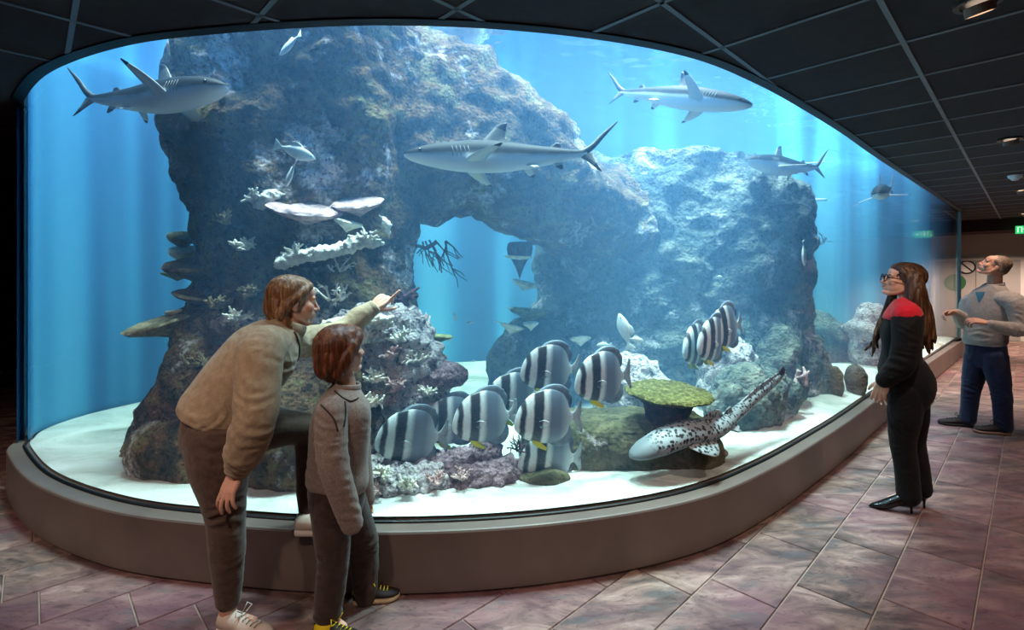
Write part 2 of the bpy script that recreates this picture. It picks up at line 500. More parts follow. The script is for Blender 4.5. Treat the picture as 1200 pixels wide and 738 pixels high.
def glass_material():
    m = Mat('acrylic_wall')
    fr = m.n('ShaderNodeLayerWeight'); fr.inputs['Blend'].default_value = 0.5
    fac = m.math('ADD', m.math('MULTIPLY', m.math('POWER', fr.outputs['Facing'], 5.0), 0.35), 0.012)
    tr = m.n('ShaderNodeBsdfTransparent'); tr.inputs['Color'].default_value = (0.985, 0.992, 1, 1)
    gl = m.n('ShaderNodeBsdfGlossy'); gl.inputs['Roughness'].default_value = 0.02
    mx = m.n('ShaderNodeMixShader')
    m.l(fac, mx.inputs[0])
    m.l(tr.outputs[0], mx.inputs[1]); m.l(gl.outputs[0], mx.inputs[2]); m.l(mx.outputs[0], m.out.inputs['Surface'])
    return m.m
GLASS = glass_material()
fc = front_c
# three wide panes, butt-jointed, and the end pane
cuts = [0, len(fc) - 1]
for a, b_ in zip(cuts[:-1], cuts[1:]):
    seg = fc[a:b_ + 1]; inn = offset_curve(seg, -0.03)
    g = ribbon('glass_pane', [(seg, PLINTH_Z + 0.004), (seg, CEIL_Z + 0.10)], GLASS, inner=inn)
    set_parent_keep(g, tank)
seg = end_c; inn = offset_curve(seg, -0.03)
g = ribbon('glass_pane', [(seg, PLINTH_Z + 0.004), (seg, CEIL_Z + 0.10)], GLASS, inner=inn)
set_parent_keep(g, tank)
# pale edge of the last pane
e0 = front_c[-1]
g = mesh_obj('pane_edge', *box_verts(e0[0] - 0.02, e0[0] + 0.02, e0[1] - 0.02, e0[1] + 0.02, PLINTH_Z, CEIL_Z + 0.02), plain('pane_edge', srgb(150, 176, 200), 0.2), smooth=False)
set_parent_keep(g, tank)
def backwall_material():
    m = Mat('blue_back_wall'); vec = m.coords('Position', (1, 1, 0.03))
    c = m.ramp(m.noise(vec, 1.5, 2), [(0.36, srgb(18, 66, 112)), (0.47, srgb(36, 98, 148)), (0.55, srgb(62, 142, 190)), (0.66, srgb(96, 178, 218))])
    m.principled(c, 0.9, None, 0.1)
    return m.m
bw = ribbon('back_wall', [(back_c, 0.2), (back_c, 7.0), (offset_curve(back_c, 0.06), 7.0), (offset_curve(back_c, 0.06), 0.2)], backwall_material(), smooth=True)
set_parent_keep(bw, tank)
# black hood above the ceiling that keeps the lamp light in the tank
fr_out = offset_curve(np.concatenate([front_c, end_c[1:]]), 0.02)
hd = ribbon('hood_wall', [(fr_out, CEIL_Z + 0.09), (fr_out, 7.0)], plain('hood_blue', srgb(60, 110, 150), 0.8), smooth=True)
set_parent_keep(hd, tank)
fe_ = np.concatenate([front_c, end_c[1:]]); of_ = lambda d: offset_curve(fe_, d)
rim = ribbon('ceiling_lip', [(of_(0.065), CEIL_Z - 0.004), (of_(0.0), CEIL_Z - 0.004), (of_(0.0), CEIL_Z + 0.10), (of_(0.065), CEIL_Z + 0.1), (of_(0.065), CEIL_Z - 0.004)],
             plain('black_lip', srgb(20, 22, 27), 0.5), False, smooth=False)
rim.name = 'trim_2'; tag(rim, 'black lip round the tank opening in the ceiling', kind='structure')

SC = np.array([0.5, 5.5])
def sand_height(x, y):
    p = np.stack([x, y, np.zeros_like(x)], 1)
    return 0.345 + 0.035 * fbm(p * 0.7 + 3, 3) + 0.012 * fbm(p * np.array([3.0, 5.0, 1]), 3) + 0.05 * np.clip((y - 3.2) / 3.0, 0, 1)
def sand_z(x, y): return float(sand_height(np.array([x]), np.array([y]))[0])
inner = offset_curve(OUTLINE, -0.031, True)
ns, nr = len(inner), 110
fr_ = 1 - (1 - np.linspace(0, 1, nr)) ** 1.6
XYs = SC + (inner[None] - SC) * fr_[:, None, None]
zz = sand_height(XYs[..., 0].ravel(), XYs[..., 1].ravel()).reshape(nr, ns)
edge = np.clip((1 - fr_)[:, None] * 12, 0, 1)
zz = (PLINTH_Z + 0.018) * (1 - edge) + zz * edge
vv = np.concatenate([XYs, zz[..., None]], -1).reshape(-1, 3)
ff = [(r * ns + i, r * ns + (i + 1) % ns, (r + 1) * ns + (i + 1) % ns, (r + 1) * ns + i) for r in range(nr - 1) for i in range(ns)]
def sand_material():
    m = Mat('white_sand'); vec = m.coords('Position')
    n1 = m.noise(m.coords('Position', (1, 1.6, 1)), 1.6, 6, 0.6, 0.6)
    c = m.ramp(n1, [(0.32, srgb(160, 164, 156)), (0.46, srgb(210, 213, 208)), (0.58, srgb(234, 236, 234)), (0.7, srgb(246, 248, 248))])
    al = m.ramp(m.noise(vec, 1.3, 6, 0.7), [(0.64, (0, 0, 0, 1)), (0.74, (0.5, 0.5, 0.5, 1))])
    c = m.mix(al, c, srgb(150, 160, 70))
    m.principled(c, 0.95, m.bump(m.math('ADD', m.noise(vec, 45, 5, 0.7), m.math('MULTIPLY', m.noise(vec, 7, 4), 1.5)), 0.8, 0.02), 0.1)
    return m.m
tag(mesh_obj('sand', vv, ff, sand_material()), 'white sand covering the bottom of the tank', 'sand', kind='stuff')

# water: one closed body with a rippled top
wpoly = offset_curve(OUTLINE, -0.035, True)
fr2 = np.linspace(0, 1, 90)
XYw = SC + (wpoly[None] - SC) * fr2[:, None, None]
pw = np.concatenate([XYw.reshape(-1, 2), np.zeros((90 * ns, 1))], 1)
rip = (0.030 * fbm(pw * np.array([1.6, 2.6, 1]) + 9, 3) + 0.010 * pnoise(pw * np.array([6.0, 8.0, 1]))).reshape(90, ns)
def water_material():
    m = Mat('sea_water')
    vp = m.n('ShaderNodeVolumePrincipled')
    sca = m.n('ShaderNodeVolumeScatter'); sca.inputs['Color'].default_value = (0.22, 0.50, 0.95, 1); sca.inputs['Density'].default_value = 0.20
    sca.inputs['Anisotropy'].default_value = 0.0
    ab = m.n('ShaderNodeVolumeAbsorption'); ab.inputs['Color'].default_value = (0.05, 0.82, 1.0, 1); ab.inputs['Density'].default_value = 0.11
    ad = m.n('ShaderNodeAddShader'); m.l(sca.outputs[0], ad.inputs[0]); m.l(ab.outputs[0], ad.inputs[1])
    m.t.nodes.remove(vp)
    m.l(ad.outputs[0], m.out.inputs['Volume'])
    return m.m
wv = [(p[0], p[1], 0.15) for p in wpoly] + [(p[0], p[1], SURF_Z) for p in wpoly]
wf = [(i, (i + 1) % ns, ns + (i + 1) % ns, ns + i) for i in range(ns)] + [tuple(range(ns - 1, -1, -1)), tuple(range(ns, 2 * ns))]
tag(mesh_obj('water', wv, wf, water_material(), smooth=False), 'clear blue water filling the tank', 'water', kind='stuff')
def surface_material():
    m = Mat('water_surface')
    tr = m.n('ShaderNodeBsdfTransparent'); tr.inputs['Color'].default_value = (0.9, 0.97, 1, 1)
    gl = m.n('ShaderNodeBsdfGlossy'); gl.inputs['Roughness'].default_value = 0.06; gl.inputs['Color'].default_value = (0.55, 0.8, 0.95, 1)
    mx = m.n('ShaderNodeMixShader'); mx.inputs[0].default_value = 0.45
    m.l(tr.outputs[0], mx.inputs[1]); m.l(gl.outputs[0], mx.inputs[2]); m.l(mx.outputs[0], m.out.inputs['Surface'])
    return m.m
sv = np.concatenate([XYw, (SURF_Z + 0.012 + rip)[..., None]], -1).reshape(-1, 3)
sf = [(r * ns + i, r * ns + (i + 1) % ns, (r + 1) * ns + (i + 1) % ns, (r + 1) * ns + i) for r in range(89) for i in range(ns)]
tag(mesh_obj('water_surface', sv, sf, surface_material()), 'rippled surface of the tank water seen from below', 'water', kind='stuff')
# ------------------------------------------------------------------ reef rock
def rock_material(name, stops, crust, crust_at=0.56, scale=1.0, holes=0.55, bump=0.6):
    m = Mat(name); vec = m.coords('Position')
    n1 = m.noise(vec, 3.2 * scale, 9, 0.68, 0.4)
    c = m.ramp(n1, stops)
    n2 = m.noise(vec, 1.7 * scale, 8, 0.72, 0.3)
    w = m.ramp(n2, [(crust_at - 0.03, (0, 0, 0, 1)), (crust_at + 0.06, (1, 1, 1, 1))])
    sp = m.noise(vec, 16 * scale, 6, 0.7)
    cc = m.ramp(sp, crust)
    vo = m.voronoi(vec, 34 * scale)
    c = m.mix(w, c, cc)
    dk = m.ramp(m.noise(vec, 26 * scale, 4, 0.7), [(0.36, (1 - holes, 1 - holes, 1 - holes, 1)), (0.48, (1, 1, 1, 1))])
    c = m.mix(1.0, c, dk, 'MULTIPLY')
    h = m.math('ADD', m.math('MULTIPLY', m.noise(vec, 18 * scale, 9, 0.72), 1.0), m.math('MULTIPLY', vo, 0.5))
    m.principled(c, 0.9, m.bump(h, bump, 0.05), 0.15)
    return m.m
WHITES = [(0.30, srgb(120, 106, 112)), (0.42, srgb(196, 180, 190)), (0.54, srgb(232, 222, 226)), (0.66, srgb(250, 246, 236))]
PINKS = [(0.30, srgb(92, 74, 84)), (0.45, srgb(160, 128, 140)), (0.6, srgb(206, 180, 188)), (0.7, srgb(236, 222, 222))]
ROCK = rock_material('reef_rock', [(0.32, srgb(30, 30, 25)), (0.43, srgb(78, 68, 50)), (0.52, srgb(124, 92, 66)), (0.60, srgb(130, 122, 82)), (0.70, srgb(166, 132, 104))], WHITES, 0.575, 1.15, 0.75, 0.9)
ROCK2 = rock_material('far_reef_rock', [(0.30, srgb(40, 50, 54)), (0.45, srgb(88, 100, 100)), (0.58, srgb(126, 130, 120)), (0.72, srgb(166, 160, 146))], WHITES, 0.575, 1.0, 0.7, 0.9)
CRUST = rock_material('coral_crusted_rock', [(0.32, srgb(84, 74, 76)), (0.44, srgb(176, 160, 166)), (0.54, srgb(226, 216, 218)), (0.66, srgb(248, 244, 240))], WHITES, 0.44, 1.3, 0.85, 1.0)
PINKCRUST = rock_material('pink_crusted_rock', [(0.32, srgb(84, 66, 72)), (0.46, srgb(140, 112, 122)), (0.58, srgb(178, 150, 158)), (0.70, srgb(216, 196, 198))], PINKS, 0.48, 1.5, 0.7, 0.8)
DARKROCK = rock_material('dark_ledge_rock', [(0.30, srgb(44, 42, 34)), (0.45, srgb(86, 82, 58)), (0.6, srgb(120, 112, 84)), (0.72, srgb(146, 136, 112))], WHITES, 0.64)

def displace(v, n, amp, freq, seed, cell=0.0, cfreq=14.0, octv=5, ridge=0.5):
    q = v * freq + seed * 3.7
    d = amp * ((1 - ridge) * fbm(q, octv, 0.52) * 1.5 + ridge * fbm(q * 0.8 + 5, octv, 0.5, True) * 0.8)
    if cell: d = d + cell * (0.55 - worley(v * cfreq + seed))
    return v + n * d[:, None]
def grid_normals(V):
    du = np.roll(V, -1, 1) - np.roll(V, 1, 1); dv = np.gradient(V, axis=0)
    n = np.cross(du, dv); L = np.linalg.norm(n, axis=-1, keepdims=True); L[L < 1e-9] = 1
    return n / L
def rock_loft(name, spine, nring, nseg, amp, freq, seed, mat, parent=None, cell=0.0, cfreq=14.0, vertical=True, ridge=0.5):
    """spine rows: x, y, z, ra, rb. Rings lie flat when vertical, else stand across the spine."""
    S = catmull(spine, 12); S = S[np.round(np.linspace(0, len(S) - 1, nring)).astype(int)] if len(S) > nring else np.stack([np.interp(np.linspace(0, 1, nring), np.linspace(0, 1, len(S)), S[:, k]) for k in range(5)], 1)
    a = np.linspace(0, 2 * np.pi, nseg, endpoint=False)
    if vertical:
        V = np.stack([S[:, 0:1] + S[:, 3:4] * np.cos(a), S[:, 1:2] + S[:, 4:5] * np.sin(a), np.repeat(S[:, 2:3], nseg, 1)], -1)
    else:
        t = np.gradient(S[:, :3], axis=0); t /= np.linalg.norm(t, axis=1)[:, None]
        side = np.cross(t, [0, 0, 1.0]); side /= np.linalg.norm(side, axis=1)[:, None]
        up = np.cross(side, t)
        V = S[:, None, :3] + side[:, None] * (S[:, 4:5] * np.cos(a))[..., None] + up[:, None] * (S[:, 3:4] * np.sin(a))[..., None]
    n = grid_normals(V)
    cen = V.mean(1, keepdims=True)
    if ((V - cen) * n).sum() < 0: n = -n
    W = displace(V.reshape(-1, 3), n.reshape(-1, 3), amp, freq, seed, cell, cfreq, 5, ridge).reshape(V.shape)
    vv = W.reshape(-1, 3)
    ff = [(r * nseg + i, r * nseg + (i + 1) % nseg, (r + 1) * nseg + (i + 1) % nseg, (r + 1) * nseg + i) for r in range(nring - 1) for i in range(nseg)]
    ff += [tuple(range(nseg - 1, -1, -1)), tuple(range((nring - 1) * nseg, nring * nseg))]
    return mesh_obj(name, vv, ff, mat, parent)
_ico = {}
def ico(sub):
    if sub not in _ico:
        bm = bmesh.new(); bmesh.ops.create_icosphere(bm, subdivisions=sub, radius=1.0)
        bm.verts.ensure_lookup_table()
        _ico[sub] = (np.array([v.co[:] for v in bm.verts]), [tuple(v.index for v in fc_.verts) for fc_ in bm.faces]); bm.free()
    return _ico[sub]
def boulder(name, c, r, amp, freq, seed, mat, sub=5, cell=0.0, cfreq=14.0, flat=None, parent=None, power=1.0, rotz=0.0):
    v, f = ico(sub); n = v.copy()
    if power != 1.0:
        v = np.sign(v) * np.abs(v) ** power
    v = v * np.array(r); nn = n / np.array(r); nn /= np.linalg.norm(nn, axis=1)[:, None]
    if rotz:
        cs, sn = math.cos(rotz), math.sin(rotz); R = np.array([[cs, sn, 0], [-sn, cs, 0], [0, 0, 1]])
        v = v @ R; nn = nn @ R
    v = v + np.array(c)
    v = displace(v, nn, amp, freq, seed, cell, cfreq)
    if flat is not None: v[:, 2] = np.where(v[:, 2] < flat, flat + (v[:, 2] - flat) * 0.1, v[:, 2])
    return mesh_obj(name, v, f, mat, parent)

reef = empty('rock_reef', (-1.6, 3.75, 0.3))
tag(reef, 'tall craggy rock reef with a column, an arch and a hazy pillar inside the tank', 'reef')
col = rock_loft('column', [(-1.62, 3.80, 0.2, 1.05, 0.72), (-1.62, 3.78, 0.7, 0.98, 0.70), (-1.58, 3.78, 1.1, 0.84, 0.62), (-1.54, 3.80, 1.5, 0.72, 0.50), (-1.56, 3.80, 2.0, 0.78, 0.54),
                           (-1.64, 3.80, 2.4, 0.86, 0.58), (-1.62, 3.80, 2.9, 0.90, 0.56), (-1.6, 3.85, 3.3, 0.92, 0.6), (-1.6, 3.9, 3.46, 0.80, 0.5)], 300, 300, 0.21, 2.1, 1, ROCK, cell=0.05, cfreq=6)
set_parent_keep(col, reef)
arch = rock_loft('arch', [(-1.5, 3.95, 2.80, 0.75, 0.5), (-0.95, 4.1, 2.78, 0.78, 0.5), (-0.45, 4.25, 2.74, 0.70, 0.48), (-0.02, 4.4, 2.56, 0.54, 0.48), (0.35, 4.6, 2.34, 0.46, 0.45), (0.8, 4.9, 2.16, 0.44, 0.42), (1.3, 5.2, 2.0, 0.5, 0.45)],
                 170, 200, 0.20, 2.1, 2, ROCK, cell=0.05, cfreq=6, vertical=False)
set_parent_keep(arch, reef)
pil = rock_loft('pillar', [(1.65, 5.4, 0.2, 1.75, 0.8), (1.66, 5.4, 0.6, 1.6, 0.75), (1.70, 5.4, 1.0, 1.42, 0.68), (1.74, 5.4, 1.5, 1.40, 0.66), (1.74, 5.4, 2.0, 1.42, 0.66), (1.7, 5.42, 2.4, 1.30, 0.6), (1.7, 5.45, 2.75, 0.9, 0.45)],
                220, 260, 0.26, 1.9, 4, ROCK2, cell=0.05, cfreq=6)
set_parent_keep(pil, reef)
foot = boulder('foot', (0.22, 4.75, 0.62), (0.42, 0.40, 0.55), 0.10, 2.6, 6, ROCK2, 5, 0.03, 10); set_parent_keep(foot, reef)
shoulder = boulder('shoulder', (-2.05, 3.42, 0.72), (0.34, 0.32, 0.50), 0.09, 2.6, 8, ROCK, 5, 0.02, 11); set_parent_keep(shoulder, reef)
toe = boulder('toe', (-1.92, 3.22, 0.42), (0.50, 0.30, 0.26), 0.08, 3.0, 9, ROCK, 5, 0.02, 12); set_parent_keep(toe, reef)
base = boulder('buttress', (-1.28, 3.12, 0.55), (0.50, 0.34, 0.50), 0.09, 2.8, 10, ROCK, 5, 0.03, 13); set_parent_keep(base, reef)

def rock(name, label, cat, c, r, amp, freq, seed, mat, sub=5, cell=0.0, cfreq=14.0, group=None, power=1.0, rotz=0.0):
    o = boulder(name, c, r, amp, freq, seed, mat, sub, cell, cfreq, None, None, power, rotz)
    return tag(o, label, cat, group)
heap_tall = rock('coral_rock', 'tall white and lilac coral-crusted rock heap beside the person in a grey sweatshirt', 'rock', (-0.86, 3.30, 0.80), (0.40, 0.28, 0.56), 0.14, 3.4, 11, CRUST, 6, 0.07, 15)
heap_low = rock('coral_rock', 'low wide coral-crusted heap spread on the sand below the leftmost banded fish', 'rock', (-0.78, 2.92, 0.36), (0.50, 0.20, 0.11), 0.07, 4.0, 12, CRUST, 6, 0.06, 17)
heap_rubble = rock('coral_rock', 'grey crusted rubble tapering onto the sand under the banded fish school', 'rock', (-0.30, 3.02, 0.36), (0.36, 0.20, 0.10), 0.06, 4.4, 13, PINKCRUST, 6, 0.06, 18)
rock('pink_boulder', 'smooth pink boulder coral on the shoulder of the lilac heap', 'coral', (-0.50, 3.25, 0.90), (0.21, 0.17, 0.09), 0.03, 5, 14, PINKCRUST, 5, 0.012, 30)
rock('brown_knob', 'round brown rock knob in the middle of the crusted heap', 'rock', (-1.0, 2.95, 0.86), (0.13, 0.12, 0.20), 0.03, 4, 15, ROCK, 5, 0.01, 20)
rock('brown_knob', 'grey brown stone behind the tail of the leftmost banded fish', 'rock', (-0.86, 3.02, 0.60), (0.13, 0.10, 0.12), 0.04, 5, 16, ROCK, 5, 0.01, 20)
rock('coral_rock', 'small grey coral stone standing between banded fish and sand patch', 'rock', (-0.16, 3.10, 0.45), (0.09, 0.09, 0.10), 0.05, 6, 17, PINKCRUST, 5, 0.03, 22)
rock('ledge_rock', 'long dark flat-topped ledge under the green table coral', 'rock', (0.74, 3.42, 0.35), (0.66, 0.32, 0.25), 0.06, 3.2, 21, DARKROCK, 6, 0.015, 14, power=0.6)
rock('ledge_rock', 'low dark stone on the sand below the lowest banded fish', 'rock', (0.19, 2.98, 0.345), (0.15, 0.10, 0.032), 0.02, 5, 22, DARKROCK, 5, 0.01, 20)
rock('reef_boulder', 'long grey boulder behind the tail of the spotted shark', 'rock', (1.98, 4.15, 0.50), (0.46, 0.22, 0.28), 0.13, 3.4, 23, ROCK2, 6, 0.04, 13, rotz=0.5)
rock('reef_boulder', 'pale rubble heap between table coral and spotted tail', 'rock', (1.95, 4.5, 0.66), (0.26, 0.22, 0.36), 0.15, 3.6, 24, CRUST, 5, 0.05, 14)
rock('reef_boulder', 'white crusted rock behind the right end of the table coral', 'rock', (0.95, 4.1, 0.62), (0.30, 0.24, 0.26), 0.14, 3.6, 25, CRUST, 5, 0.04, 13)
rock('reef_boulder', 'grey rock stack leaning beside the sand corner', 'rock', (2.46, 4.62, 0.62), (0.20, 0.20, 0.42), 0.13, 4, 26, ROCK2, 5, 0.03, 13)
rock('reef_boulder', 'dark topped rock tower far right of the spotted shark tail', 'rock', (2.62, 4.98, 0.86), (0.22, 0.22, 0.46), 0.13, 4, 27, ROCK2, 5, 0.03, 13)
rock('reef_boulder', 'dark upright stone on the sand near the hand of the person in black', 'rock', (3.22, 4.98, 0.46), (0.075, 0.07, 0.17), 0.02, 5, 28, DARKROCK, 4, 0.01, 18)
rock('reef_boulder', 'grey upright stone next to the hand of the person in black', 'rock', (3.52, 5.12, 0.46), (0.10, 0.09, 0.17), 0.03, 5, 29, ROCK2, 4, 0.01, 18)
rock('reef_boulder', 'white coral mound behind the waist of the person in black', 'rock', (4.62, 6.45, 0.70), (0.20, 0.18, 0.42), 0.18, 4, 30, CRUST, 5, 0.04, 12)
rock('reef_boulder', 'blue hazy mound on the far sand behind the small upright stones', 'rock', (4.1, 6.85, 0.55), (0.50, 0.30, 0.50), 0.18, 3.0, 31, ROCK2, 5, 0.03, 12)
rock('flat_stone', 'small brown flat stone on the sand under the spotted shark tail', 'rock', (1.33, 3.32, 0.37), (0.10, 0.07, 0.035), 0.012, 6, 32, PINKCRUST, 4, 0.0)

# ------------------------------------------------------------------ corals
def coral_material(name, lo, mid, hi, scale=20, bump=0.5):
    m = Mat(name); vec = m.coords('Position')
    c = m.ramp(m.noise(vec, scale, 6, 0.65), [(0.3, lo), (0.5, mid), (0.68, hi)])
    m.principled(c, 0.85, m.bump(m.math('ADD', m.noise(vec, scale * 3, 5, 0.7), m.voronoi(vec, scale * 4)), bump, 0.01), 0.15)
    return m.m
C_WHITE = coral_material('white_coral', srgb(190, 184, 170), srgb(232, 228, 214), srgb(252, 250, 240))
C_PINK = coral_material('pink_plate_coral', srgb(140, 112, 112), srgb(192, 160, 160), srgb(226, 202, 200))
C_BROWN = coral_material('brown_plate_coral', srgb(66, 54, 44), srgb(104, 84, 66), srgb(146, 122, 98))
C_TAN = coral_material('tan_plate_coral', srgb(96, 84, 62), srgb(140, 124, 94), srgb(190, 176, 146))
C_GREEN = coral_material('green_table_coral', srgb(56, 56, 30), srgb(100, 98, 52), srgb(150, 144, 86), 34, 0.9)
C_DARK = coral_material('dark_branch_coral', srgb(30, 26, 40), srgb(58, 46, 60), srgb(110, 70, 76))
C_OLIVE = coral_material('olive_coral', srgb(70, 80, 50), srgb(120, 128, 84), srgb(176, 176, 130))
def plate(name, label, c, rx, ry, th, tilt, yaw, mat, seed, bowl=0.15, knob=0.006, parent=None, na=56, nr_=12, cat='coral', group=None):
    a = np.linspace(0, 2 * np.pi, na, endpoint=False)
    ol = 1 + 0.16 * fbm(np.stack([np.cos(a) * 1.6, np.sin(a) * 1.6, np.full(na, seed * 1.7)], 1), 4)
    vv = []
    for side in (1, -1):
        for k in range(nr_):
            r = k / (nr_ - 1)
            r_ = r ** 0.8
            x = r_ * rx * ol * np.cos(a); y = r_ * ry * ol * np.sin(a)
            z = bowl * min(rx, ry) * r_ ** 2 + side * th * 0.5 * math.sqrt(max(0, 1 - r ** 6))
            z = z + (knob if side > 0 else knob * 0.6) * fbm(np.stack([x * 30, y * 30, np.full(na, seed + side)], 1), 3)
            if side < 0: z = z - 0.5 * th * (1 - r_) ** 2 * 3
            vv.append(np.stack([x, y, z], 1))
    V = np.concatenate(vv)
    ff = []
    for s_ in (0, 1):
        o = s_ * nr_ * na
        for k in range(nr_ - 1):
            for i in range(na):
                q = (o + k * na + i, o + k * na + (i + 1) % na, o + (k + 1) * na + (i + 1) % na, o + (k + 1) * na + i)
                ff.append(q if s_ else q[::-1])
    e0_, e1_ = (nr_ - 1) * na, 2 * nr_ * na - na
    for i in range(na): ff.append((e0_ + i, e1_ + i, e1_ + (i + 1) % na, e0_ + (i + 1) % na))
    o = mesh_obj(name, V, ff, mat, parent)
    o.location = c; o.rotation_euler = (tilt[0], tilt[1], yaw)
    if parent is None: tag(o, label, cat, group)
    return o
def tube_mesh(path, radii, n=7):
    path = np.asarray(path, float); t = np.gradient(path, axis=0); t /= np.linalg.norm(t, axis=1)[:, None] + 1e-9
    ref = np.array([0.3, 0.9, 0.31]); s_ = np.cross(t, ref); s_ /= np.linalg.norm(s_, axis=1)[:, None] + 1e-9; u_ = np.cross(s_, t)
    a = np.linspace(0, 2 * np.pi, n, endpoint=False)
    V = path[:, None] + np.asarray(radii)[:, None, None] * (s_[:, None] * np.cos(a)[None, :, None] + u_[:, None] * np.sin(a)[None, :, None])
    k = len(path)
    ff = [(r * n + i, r * n + (i + 1) % n, (r + 1) * n + (i + 1) % n, (r + 1) * n + i) for r in range(k - 1) for i in range(n)]
    ff += [tuple(range(n - 1, -1, -1)), tuple(range((k - 1) * n, k * n))]
    return V.reshape(-1, 3), ff
def branch_coral(name, label, c, size, count, mat, seed, up=(0, 0, 1), spread=0.9, rad=0.05, group=None, droop=0.0, levels=2):
    rr = random.Random(seed); VV, FF, n = [], [], 0
    def grow(p, d, L, r, lev):
        nonlocal n
        pts = [np.array(p)]; dd = np.array(d, float)
        for k in range(5):
            dd = dd + np.array([rr.gauss(0, 0.16), rr.gauss(0, 0.16), rr.gauss(0, 0.16) - droop]); dd /= np.linalg.norm(dd)
            pts.append(pts[-1] + dd * L / 5)
        v, f = tube_mesh(pts, np.linspace(r, r * 0.55, 6), 6)
        VV.append(v); FF.extend([tuple(i + n for i in q) for q in f]); n += len(v)
        if lev > 0:
            for _ in range(rr.choice((2, 3))):
                k = rr.choice((2, 3, 4)); nd = dd + np.array([rr.gauss(0, 0.6), rr.gauss(0, 0.6), rr.gauss(0, 0.5)]); nd /= np.linalg.norm(nd)
                grow(pts[k], nd, L * 0.6, r * 0.7, lev - 1)
    for _ in range(count):
        d = np.array(up, float) + np.array([rr.gauss(0, spread), rr.gauss(0, spread), rr.gauss(0, spread * 0.5)]); d /= np.linalg.norm(d)
        st = np.array([rr.gauss(0, size * 0.12), rr.gauss(0, size * 0.12), 0])
        grow(st, d, size * rr.uniform(0.4, 0.65), size * rad, levels)
    o = mesh_obj(name, np.concatenate(VV), FF, mat); o.location = c
    return tag(o, label, 'coral', group)

# plates growing out of the column's dark side
for (nm, lb, px, py, Y, rx, ry, th, tilt, mt, sd) in (
    ('plate_coral', 'small pale plate coral, topmost on the dark side of the column', 214, 280, 3.72, 0.10, 0.10, 0.05, (0.35, 0.2), C_TAN, 1),
    ('plate_coral', 'small whitish plate coral second from the top on the dark column side', 216, 296, 3.70, 0.10, 0.10, 0.06, (0.30, 0.0), C_WHITE, 2),
    ('plate_coral', 'large brown plate coral jutting from the dark side of the column', 233, 314, 3.45, 0.22, 0.16, 0.07, (0.34, 0.0), C_BROWN, 3),
    ('plate_coral', 'thin green plate coral just under the large brown one', 208, 323, 3.6, 0.11, 0.10, 0.02, (0.0, 0.05), C_OLIVE, 4),
    ('plate_coral', 'thin reddish brown plate coral, fourth shelf down the column side', 240, 349, 3.40, 0.20, 0.14, 0.035, (0.22, 0.12), C_BROWN, 5),
    ('plate_coral', 'small white plate coral between two brown shelves of the column', 210, 366, 3.55, 0.09, 0.08, 0.03, (0.0, -0.1), C_WHITE, 6),
    ('plate_coral', 'wide tan plate coral tilted above the lower left boulder', 196, 380, 3.40, 0.27, 0.20, 0.05, (0.22, -0.28), C_TAN, 7),
    ('plate_coral', 'broad pink plate coral shelf high on the lit column face', 360, 248, 3.22, 0.24, 0.17, 0.05, (0.42, 0.08), C_PINK, 8),
    ('plate_coral', 'dusky pink plate coral next to the broad pink shelf', 420, 241, 3.30, 0.17, 0.13, 0.04, (0.42, -0.05), C_PINK, 9),
    ('plate_coral', 'small white plate coral below the dusky pink shelf', 408, 262, 3.24, 0.09, 0.07, 0.03, (0.1, 0.25), C_WHITE, 10)):
    plate(nm, lb, P(px, py, Y), rx, ry, th, tilt, 0.12 * (sd % 3), mt, sd, group='plate corals on the reef column')
# white crust shelf across the column
def strip_coral(name, label, pts, r, mat, seed, n=60, flat=0.6, group=None):
    pts = resample(catmull([tuple(p) for p in pts], 10), 0.008)
    rad = r * (0.75 + 0.5 * np.abs(fbm(pts * 6 + seed, 3))) * np.clip(np.minimum(np.arange(len(pts)), np.arange(len(pts))[::-1]) / 8.0, 0.15, 1)
    v, f = tube_mesh(pts, rad, 22)
    nn = v - np.repeat(pts, 22, 0); nn /= np.linalg.norm(nn, axis=1)[:, None] + 1e-9
    v = displace(v, nn, r * 0.5, 14, seed, r * 0.6, 34)
    v[:, 2] = (v[:, 2] - np.repeat(pts[:, 2], 22)) * flat + np.repeat(pts[:, 2], 22)
    return tag(mesh_obj(name, v, f, mat), label, 'coral', group)
strip_coral('crust_coral', 'long knobbly white coral shelf slanting across the column above the pointing person', [P(322, 312, 3.12), P(345, 303, 3.08), P(375, 297, 3.06), P(402, 291, 3.08), P(425, 284, 3.1), P(450, 285, 3.16)], 0.065, C_WHITE, 3)
strip_coral('crust_coral', 'white knobbly coral patch beside the broad pink shelf on the column', [P(298, 246, 3.24), P(312, 236, 3.2), P(322, 228, 3.22), P(318, 244, 3.2)], 0.06, C_WHITE, 5)
strip_coral('crust_coral', 'narrow white coral rim hanging at the right edge of the column', [P(444, 252, 3.3), P(452, 262, 3.3), P(456, 276, 3.3)], 0.035, C_WHITE, 7)
strip_coral('crust_coral', 'bright coral ridge under the outstretched arm of the pointing person', [P(372, 384, 3.0), P(392, 378, 2.98), P(418, 376, 2.98), P(440, 374, 3.0), P(462, 372, 3.04)], 0.05, C_WHITE, 8)
branch_coral('branching_coral', 'white branching coral in front of the face of the pointing person', P(392, 352, 3.02), 0.16, 7, C_WHITE, 4, rad=0.05)
branch_coral('branching_coral', 'small white branching coral just below the slanting white shelf', P(398, 318, 3.06), 0.12, 5, C_WHITE, 5, rad=0.05)
branch_coral('branching_coral', 'purple upright branching coral at the tip of the pointing hand', P(470, 368, 3.3), 0.26, 3, C_DARK, 6, spread=0.25, rad=0.09)
branch_coral('branching_coral', 'bushy brown coral clump above the pink boulder coral', P(492, 388, 3.35), 0.20, 9, C_PINK, 7, spread=0.8, rad=0.08)
